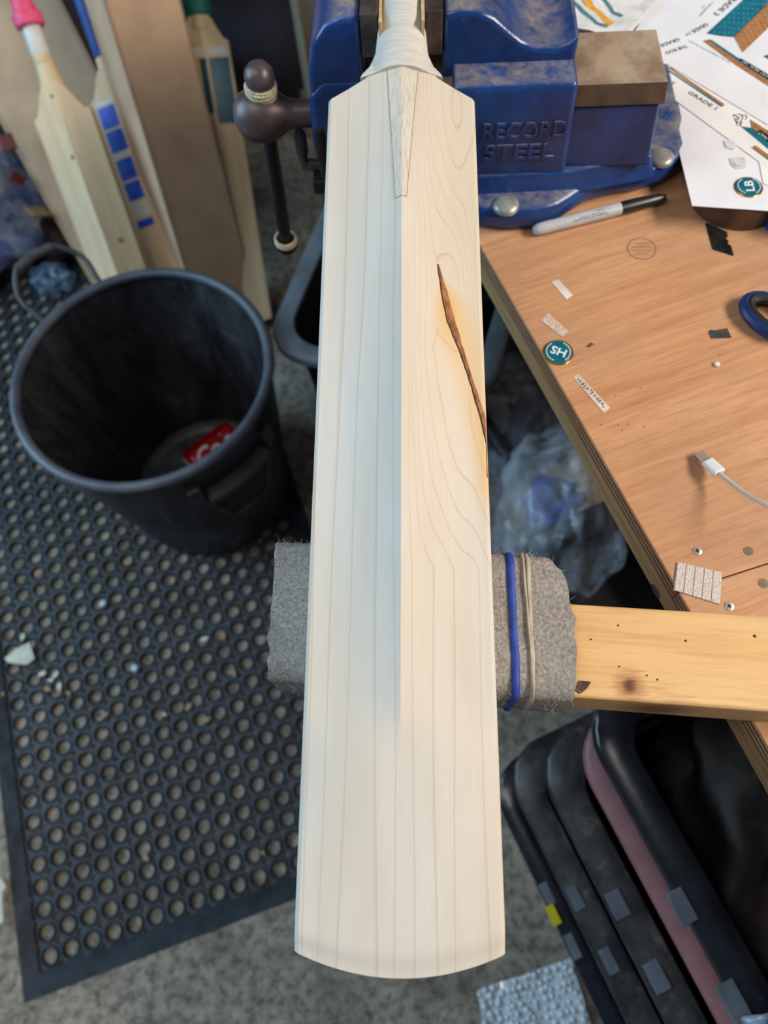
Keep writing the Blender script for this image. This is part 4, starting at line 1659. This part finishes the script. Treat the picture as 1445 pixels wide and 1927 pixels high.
eP, bkP, LP = side_bat('cricket_bat', 'bare willow cricket bat with a pink rubber grip leaning on a carton', (64, 228), (168, 202), 1.44, dB, {'blade': m_willow2})
MB().loft([[Vector((a * math.cos(q * .3142), v, -.010 + b * math.sin(q * .3142))) for q in range(20)] for v, a, b in ((LP + .015, .036, .018), (LP + .035, .027, .018), (LP + .06, .020, .017), (LP + .09, .0165, .0165))]).build('handle_neck', m_willow2, eP, local=True, smooth=60)
handle(eP, LP, [('handle', m_willow2, LP + .085, LP + .11, .0165, .0165), ('tape_band', m_tapew, LP + .098, LP + .146, .0172, .0168), ('grip_collar', m_pink, LP + .144, LP + .166, .027, .027)])
MB().lathe([(.0185 + .0022 * (k % 2), .008 * k) for k in range(17)], (0, LP + .164, -.008), (0, 1, 0), 20).build('grip', m_pink, eP, local=True, smooth=60)
# sawn heart streak and knots on it
m_knt = pm('willow_knot', (120, 92, 58), None, rough=.7)
for (u, v, r) in ((-.004, LP - .075, .005), (.024, LP - .235, .006), (-.002, LP + .03, .004)):
    MB().lathe([(r, 0), (r * .5, .0006)], (u, v, bkP(u, v) - .0002), (.0, 0, 1), 10).build('knot', m_knt, eP, local=True)

# bat with blue stickers, seen nearly edge-on
m_bluest = pm('blue_sticker', (22, 84, 206), (16, 70, 186), 60, .35)
eB, bkB, LB_ = side_bat('cricket_bat', 'cricket bat with bright blue stickers wedged beside the wide carton', (174, 187), (262, 172), 1.50, dirvp(2070, 5500), {'blade': m_willow2})
m_blueg = pm('blue_grip', (38, 82, 160), (30, 66, 140), 60, .6)
handle(eB, LB_, [('handle_neck', m_willow2, LB_ + .02, LB_ + .08, .019, .016), ('grip', m_blueg, LB_ + .07, LB_ + .32, .0175, .0175)])


def on_side(e, bk_, pts, th, mat, nm, lift=.0004):
    "flat sticker following a leaning bat's back; pts in bat frame"
    u0, u1, v0, v1 = pts

    def f(a, b):
        u = lerp(u0, u1, a)
        v = lerp(v0, v1, b)
        return Vector((u, v, bk_(u, v) + lift))
    MB().grid(f, 6, 8).build(nm, mat, e, local=True, smooth=40)


for v1_, v0_ in ((LB_ - .015, LB_ - .055), (LB_ - .06, LB_ - .10), (LB_ - .115, LB_ - .155), (LB_ - .16, LB_ - .195), (LB_ - .235, LB_ - .25)):
    on_side(eB, bkB, (-.046, .046, v0_, v1_), 0, m_bluest, 'blue_sticker')
for v1_, v0_ in ((LB_ - .004, LB_ - .012), (LB_ - .103, LB_ - .112), (LB_ - .2, LB_ - .23)):
    on_side(eB, bkB, (-.044, .044, v0_, v1_), 0, m_tapew, 'silver_sticker')

# bat with teal stickers behind the carton
eT, bkT, LT = side_bat('cricket_bat', 'cricket bat with teal grip and yellow-edged stickers behind the wide carton', (352, 88), (412, 70), 1.62, dirvp(1124, 4500), {'blade': m_willow2}, wid=.05)
m_tealg = pm('teal_grip', (18, 112, 100), (14, 96, 88), 60, .55)
m_yel = pm('yellow_sticker', (206, 184, 26), None, rough=.4)
m_tst = pm('teal_sticker', (34, 92, 112), (28, 76, 96), 40, .4)
handle(eT, LT, [('handle_neck', m_willow2, LT + .02, LT + .07, .022, .019), ('grip', m_tealg, LT + .045, LT + .36, .029, .027)])
on_side(eT, bkT, (-.026, -.016, LT - .16, LT + .0), 0, m_yel, 'yellow_sticker')
on_side(eT, bkT, (-.013, .002, LT - .13, LT - .03), 0, m_tst, 'teal_sticker')
on_side(eT, bkT, (.006, .046, LT - .15, LT - .03), 0, m_tst, 'teal_sticker')
on_side(eT, bkT, (-.038, .046, LT - .025, LT - .01), 0, m_tapew, 'silver_sticker')

# timber stud standing behind
m_stud = wood('grey_stud', (128, 122, 100), (112, 106, 86), (90, 84, 66), along='z', rough=.7)
sb_ = P(622, 430, 0)
st = MB().box((sb_.x + .02, sb_.y + .03, .75), (.055, .07, 1.5), Matrix.Rotation(.35, 3, 'Z')).build('timber_stud', m_stud, smooth=0, bevel=.002)
tag(st, 'upright weathered timber stud standing behind the vise', 'timber stud')


# lumpy fabric things at the back
def lump(name, c, rad, mat, label, cat, seed, amp=.25, n=(40, 26), flatb=True, freq=4., crumple=False):
    mbx = MB()
    c = Vector(c)
    rows = []
    for j in range(n[1]):
        th = math.pi * j / (n[1] - 1)
        ring = []
        for i in range(n[0]):
            ph = 2 * math.pi * i / n[0]
            d = Vector((math.sin(th) * math.cos(ph), math.sin(th) * math.sin(ph), math.cos(th)))
            if crumple:
                q1 = mnoise.voronoi(d * 1.3 + Vector((seed, 0, 0)))[0]
                q2 = mnoise.voronoi(d * 2.9 + Vector((0, seed, 0)))[0]
                k = 1 + amp * ((q1[0] - .45) * .9 + (q2[1] - q2[0] - .3) * .35)
                p = c + Vector((d.x * rad[0] * k, d.y * rad[1] * k, d.z * rad[2] * k))
                p.z = max(p.z, .004)
                ring.append(p)
                continue
            k = 1 + amp * nz(d.x * freq * .5 + seed, d.y * freq * .5, d.z * freq * .5) + amp * .5 * (abs(nz(d.x * freq + seed, d.y * freq, d.z * freq)) - .3)
            p = c + Vector((d.x * rad[0] * k, d.y * rad[1] * k, d.z * rad[2] * k))
            if flatb:
                p.z = max(p.z, .002)
            ring.append(p)
        rows.append(ring)
    o = mbx.loft(rows, cap=False).build(name, mat, smooth=28 if crumple else 60)
    return tag(o, label, cat)


m_navy = pm('navy_cloth', (20, 24, 44), (12, 13, 20), 12, .8, bump=.4, bsc=60)
lump('holdall_bag', (-.50, 1.80, .30), (.30, .16, .32), m_navy, 'dark navy cloth bag slumped against the back wall', 'bag', 2.1, .35)
t = NT('blue_woven_bag')
v = t.coords()
c = t.ramp(t.noise(v, 14, 6, .7), [(.35, lin((62, 84, 150))), (.46, lin((120, 138, 188))), (.60, lin((196, 204, 220)))])
t.bump(t.noise(v, 40, 4), .5, .006)
m_bbag = t.set(c, .45, 0, .5)
lump('woven_bag', (-1.13, 1.36, .16), (.25, .22, .22), m_bbag, 'blue and white woven plastic bag on the floor by the wall', 'bag', 5.3, .25)
m_red = pm('red_card', (112, 22, 24), (88, 14, 18), 30, .5)
m_tan = pm('tan_card', (150, 124, 84), None, rough=.8)
m_maroon = pm('maroon_cloth', (58, 18, 22), (34, 12, 14), 30, .8)
for k, (x, y, z, s_, mt, nm, lab, cat) in enumerate(((14, 268, .33, .03, m_red, 'card_scrap', 'dark red card scrap on top of the blue woven bag', 'card scrap'), (34, 336, .26, .026, m_red, 'card_scrap', 'bright red card scrap low on the blue woven bag', 'card scrap'),
                                                     (72, 398, .2, .04, m_tan, 'card_scrap', 'tan card scrap between the blue bag and the carton', 'card scrap'))):
    c = P(x, y, z)
    R_ = Matrix.Rotation(.4 + k, 3, 'Z') @ Matrix.Rotation(.6, 3, 'X')
    tag(MB().box(c, (s_, s_ * 1.1, .004), R_).build(nm, mt, smooth=0, bevel=.001), lab, cat)
c = P(96, 470, .0)
lump('cloth_rag', (c.x + .06, c.y + .0, .05), (.08, .08, .09), m_maroon, 'dark maroon rag on the floor at the foot of the carton', 'rag', 8.2, .3)
m_frag = clearplastic('blue_wrapper', (110, 140, 164), .7, .25, .4)
c = P(105, 535, 0)
lump('plastic_wrapper', (c.x, c.y, .02), (.05, .04, .03), m_frag, 'pale blue crumpled wrapper beside the maroon rag', 'wrapper', 3.7, .5)
c = P(42, 500, 0)
lump('paper_ball', (c.x, c.y, .02), (.03, .025, .03), m_chipt, 'crumpled tan paper beside the blue woven bag', 'paper', 6.7, .4)
m_lime = pm('lime_felt', (176, 186, 40), (160, 168, 34), 200, .9)
c = P(522, 152, .05)
tag(MB().lathe([(.033 * math.sin(k * math.pi / 14), -.033 * math.cos(k * math.pi / 14)) for k in range(15)], (c.x, c.y, .034), n=24, cap=False).build('tennis_ball', m_lime), 'yellow-green ball on the floor beyond the vise screw', 'ball')


# ================================================================== PLASTIC TUBS
def rr_ring(e1, e2, cen, l, w_, r, z, n=7):
    pts = []
    for cx, cy, a0_ in ((l / 2 - r, w_ / 2 - r, 0), (-l / 2 + r, w_ / 2 - r, 90), (-l / 2 + r, -w_ / 2 + r, 180), (l / 2 - r, -w_ / 2 + r, 270)):
        for k in range(n):
            a = math.radians(a0_ + 90 * k / (n - 1))
            x, y = cx + r * math.cos(a), cy + r * math.sin(a)
            p = cen + e1 * x + e2 * y
            pts.append(Vector((p.x, p.y, z)))
    return pts


def tub(name, cen, e1, e2, l, w_, r, ztop, depth, mat, label, group=None, lip=.016, rimmat=None, zbase=None, cat='plastic crate'):
    zb = ztop - depth
    e = empty(name, Vector((cen.x, cen.y, zb)), label, cat, group)
    tp = .022
    R = lambda ins, z: rr_ring(e1, e2, cen, l - 2 * ins, w_ - 2 * ins, max(.01, r - ins * .5), z)
    rings = [R(lip + tp + .003, zb), R(lip + tp, zb + .004), R(lip + .002, ztop - .012), R(lip + .002, ztop - .006), R(lip + .005, ztop - .006), R(lip + .005, ztop - .014), R(lip + tp + .004, zb + .008), R(lip + tp + .02, zb + .006)]
    MB().loft(rings, cap=True).build('body', mat, e, smooth=50)
    rings = [R(lip + .006, ztop - .004), R(lip + .004, ztop), R(.003, ztop), R(0, ztop - .003), R(0, ztop - .016), R(.003, ztop - .016), R(.003, ztop - .005), R(lip + .006, ztop - .0055)]
    MB().loft(rings + [rings[0]], cap=False).build('rim', rimmat or mat, e, smooth=50)
    return e


# grey tote beyond the bat
m_gtub = pm('grey_plastic', (96, 106, 114), (78, 86, 94), 16, .5, bump=.1)
m_gtubd = pm('dark_inside_plastic', (44, 44, 46), (34, 34, 36), 16, .6)
u1 = Vector((.27, .963, 0)).normalized()
u2 = Vector((u1.y, -u1.x, 0))
corner = P(494, 650, .40)
cen = corner + u1 * .24 + u2 * .19
tub('storage_tub', cen, u1, u2, .50, .38, .07, .40, .38, m_gtubd, 'grey-rimmed plastic storage tub behind the bat near the bucket', None, .026, m_gtub, cat='storage tub')

# stack of black crates under the bench end
m_blk = NT('dusty_black_crate')
v = m_blk.coords()
a = m_blk.noise(v, 22, 7, .72)
c = m_blk.ramp(a, [(.42, lin((28, 30, 36))), (.56, lin((60, 56, 54))), (.72, lin((116, 102, 88)))])
m_blk.bump(m_blk.noise(v, 90, 4), .2, .001)
m_blk = m_blk.set(c, .38, 0, .5)
m_blkc = pm('clean_black_crate', (18, 20, 26), (30, 32, 38), 30, .22, bump=.1)
m_pnk = pm('dusty_pink_plastic', (150, 98, 98), (136, 88, 90), 40, .5, bump=.1)
m_clip = pm('grey_clip', (108, 114, 122), (90, 96, 104), 30, .45)
crs = [((1112, 1385), (1281, 1700), .55, .20, m_blkc, None, 'glossy black crate topmost of the stack beneath the batten', 0, .030),
       ((1100, 1432), (1228, 1700), .50, .20, m_pnk, m_pnk, 'dusty pink crate nested just below the topmost black crate', .02, .016),
       ((1028, 1462), (1132, 1700), .42, .20, m_blk, None, 'dusty black crate nested below the pink crate', .06, .034),
       ((984, 1462), (1040, 1700), .34, .24, m_blk, None, 'dusty black crate lowest but one in the nested stack', .10, .030),
       ((950, 1490), (976, 1640), .24, .235, m_blkc, None, 'dark crate lowest in the nested stack, on the floor', .14, .02)]
A0, B0 = P(1112, 1385, .55), P(1400, 1910, .55)
g1_ = (B0 - A0).normalized()
g2_ = Vector((-g1_.y, g1_.x, 0))
if g2_.x < 0:
    g2_ = -g2_
crate_e = []
for (c0_, c1_, zt, dp, mt, rm, lab, extra, lip) in crs:
    A, B = P(*c0_, zt), P(*c1_, zt)
    off = (lerp(A, B, .5) - A0).dot(g2_)
    st_ = (A - A0).dot(g1_)
    l, w_ = .56, .36
    cen = A0 + g2_ * (off + w_ / 2 + extra / 2) + g1_ * (st_ - .035 + l / 2 + extra / 2)
    crate_e.append(tub('plastic_crate', cen, g1_, g2_, l + extra, w_ + extra, .06, zt, dp, mt, lab, 'nested crates under the bench end', lip, rm))
for ci, zt, lst in ((0, .55, ((1283, 1706, .030, .017), (1382, 1888, .034, .019))), (2, .42, ((1162, 1702, .028, .018), (1236, 1838, .030, .018))),
                    (3, .34, ((1084, 1691, .026, .014), (1146, 1808, .028, .014))), (4, .24, ((1030, 1682, .028, .012), (1078, 1781, .030, .012)))):
    for (x, y, l_, w_) in lst:
        c = P(x, y, zt + .001)
        R_ = Matrix((g1_, g2_, UP)).transposed()
        MB().box(c, (l_, w_, .004), R_).build('clip', m_clip, [q_ for q_ in crate_e[ci].children if q_.name.startswith('rim')][0], smooth=0, bevel=.001)
# yellow tag on the lowest crates
c = P(1041, 1722, .25)
tag(MB().box(c, (.024, .012, .002), Matrix((g1_, g2_, UP)).transposed()).build('price_tag', m_yel, smooth=0), 'small yellow tag at the side of the black crates', 'tag')
# crumpled dusty bag in the topmost crate
m_dbag = pm('dusty_black_bag', (28, 26, 28), (74, 62, 54), 16, .55, bump=.4, bsc=50, lo=.5, hi=.75)
cen = P(1395, 1560, .44)
lump('bin_bag', (cen.x + .02, cen.y, .43), (.10, .19, .07), m_dbag, 'dusty black bag crumpled inside the topmost crate', 'bag', 4.4, .35)
m_film = clearplastic('grey_film', (156, 168, 184), .8, .25, .5)
c = P(1440, 1915, .56)
sheet = MB()
sheet.grid(lambda u, v: P(lerp(1385, 1520, u), lerp(1925 - 60 * u, 2010, v), .565) + UP * (.012 * nz(u * 4, v * 4, 9.)), 20, 14)
tag(sheet.build('plastic_film', m_film, smooth=60, solid=.0006), 'sheet of greyish clear film over the near corner of the topmost crate', 'plastic film')

# bubble wrap on the floor
m_bub = NT('bubble_film')
m_bub = m_bub.set(lin((216, 224, 230)), .12, 0, .9, .8, .85)
e = empty('bubble_wrap', P(1010, 1880, 0), 'sheet of clear bubble wrap on the concrete beside the crates', 'bubble wrap')
q = [P(898, 1864, .012), P(1074, 1802, .012), P(1135, 2010, .012), P(925, 2030, .012)]


def bw(u, v):
    p = lerp(lerp(q[0], q[1], u), lerp(q[3], q[2], u), v)
    p.z = .014 + .008 * nz(p.x * 14, p.y * 14, 4.) + .004 * nz(p.x * 40, p.y * 40, 4.)
    return p


MB().grid(bw, 24, 24).build('film', m_bub, e, smooth=60)
mb = MB()
LX, LY = (q[1] - q[0]).length, (q[3] - q[0]).length
nx_, ny_ = int(LX / .0098), int(LY / .0088)
for j in range(ny_):
    for i in range(nx_):
        u = (i + .5 + .5 * (j % 2)) / (nx_ + .6)
        v = (j + .5) / ny_
        k = random.uniform(.6, 1.15)
        mb.lathe([(.0050 * k, 0), (.0047 * k, .0022 * k), (.0034 * k, .0038 * k), (.0014 * k, .0046 * k), (0, .0047 * k)], bw(min(1, max(0, u + random.uniform(-.03, .03))), min(1, max(0, v + random.uniform(-.022, .022)))), (random.uniform(-.15, .15), random.uniform(-.15, .15), 1), n=10)
mb.build('bubble', m_bub, e, smooth=60)['kind'] = 'stuff'

# ================================================================== UNDER THE BENCH
m_bag = clearplastic('clear_bag', (190, 204, 222), .15, .12, .3)
m_bag2 = clearplastic('milky_bag', (206, 214, 226), .24, .14, .3)
c = P(1062, 955, .22)
lump('plastic_bag', c, (.11, .15, .11), m_bag2, 'crumpled clear plastic bag of blue cloth under the bench', 'plastic bag', 1.2, .5, (90, 56), True, 2.6, True)
c2_ = P(1045, 950, .20)
lump('blue_cloth', (c2_.x, c2_.y, .2), (.045, .05, .04), pm('royal_blue_cloth', (36, 66, 160), (24, 44, 116), 40, .7, bump=.5), 'bundle of royal blue cloth inside the clear plastic bag', 'cloth', 9.2, .5)
c = P(985, 800, .10)
lump('plastic_bag', c, (.10, .14, .11), m_bag, 'crumpled clear plastic bag near the apron beyond the blue cloth', 'plastic bag', 6.1, .55, (90, 56), True, 2.4, True)
c = P(960, 960, .1)
lump('plastic_bag', c, (.07, .12, .10), m_bag, 'small clear plastic bag over yellow packing beside the felt sleeve', 'plastic bag', 7.7, .55, (90, 56), True, 2.4, True)
c = P(985, 950, .06)
lump('yellow_packing', (c.x, c.y, .06), (.04, .08, .05), pm('yellow_card', (150, 132, 62), (120, 104, 50), 30, .6), 'dull yellow packing under the small clear bag', 'packing', 2.7, .3)
c = P(1120, 1110, .22)
m_dkbox = pm('dark_box_plastic', (34, 40, 48), (24, 28, 34), 20, .45, bump=.2)
tub('storage_box', Vector((c.x + .10, c.y + .02, 0)), g1_, g2_, .30, .34, .03, .24, .235, m_dkbox, 'dark plastic storage box on the floor behind the batten', None, .014, cat='storage box')
c = P(1000, 700, .2)
tub('storage_box', Vector((c.x + .02, c.y + .04, 0)), g1_, g2_, .36, .34, .03, .20, .195, m_dkbox, 'dark plastic storage box on the floor beneath the vise', None, .014, cat='storage box')
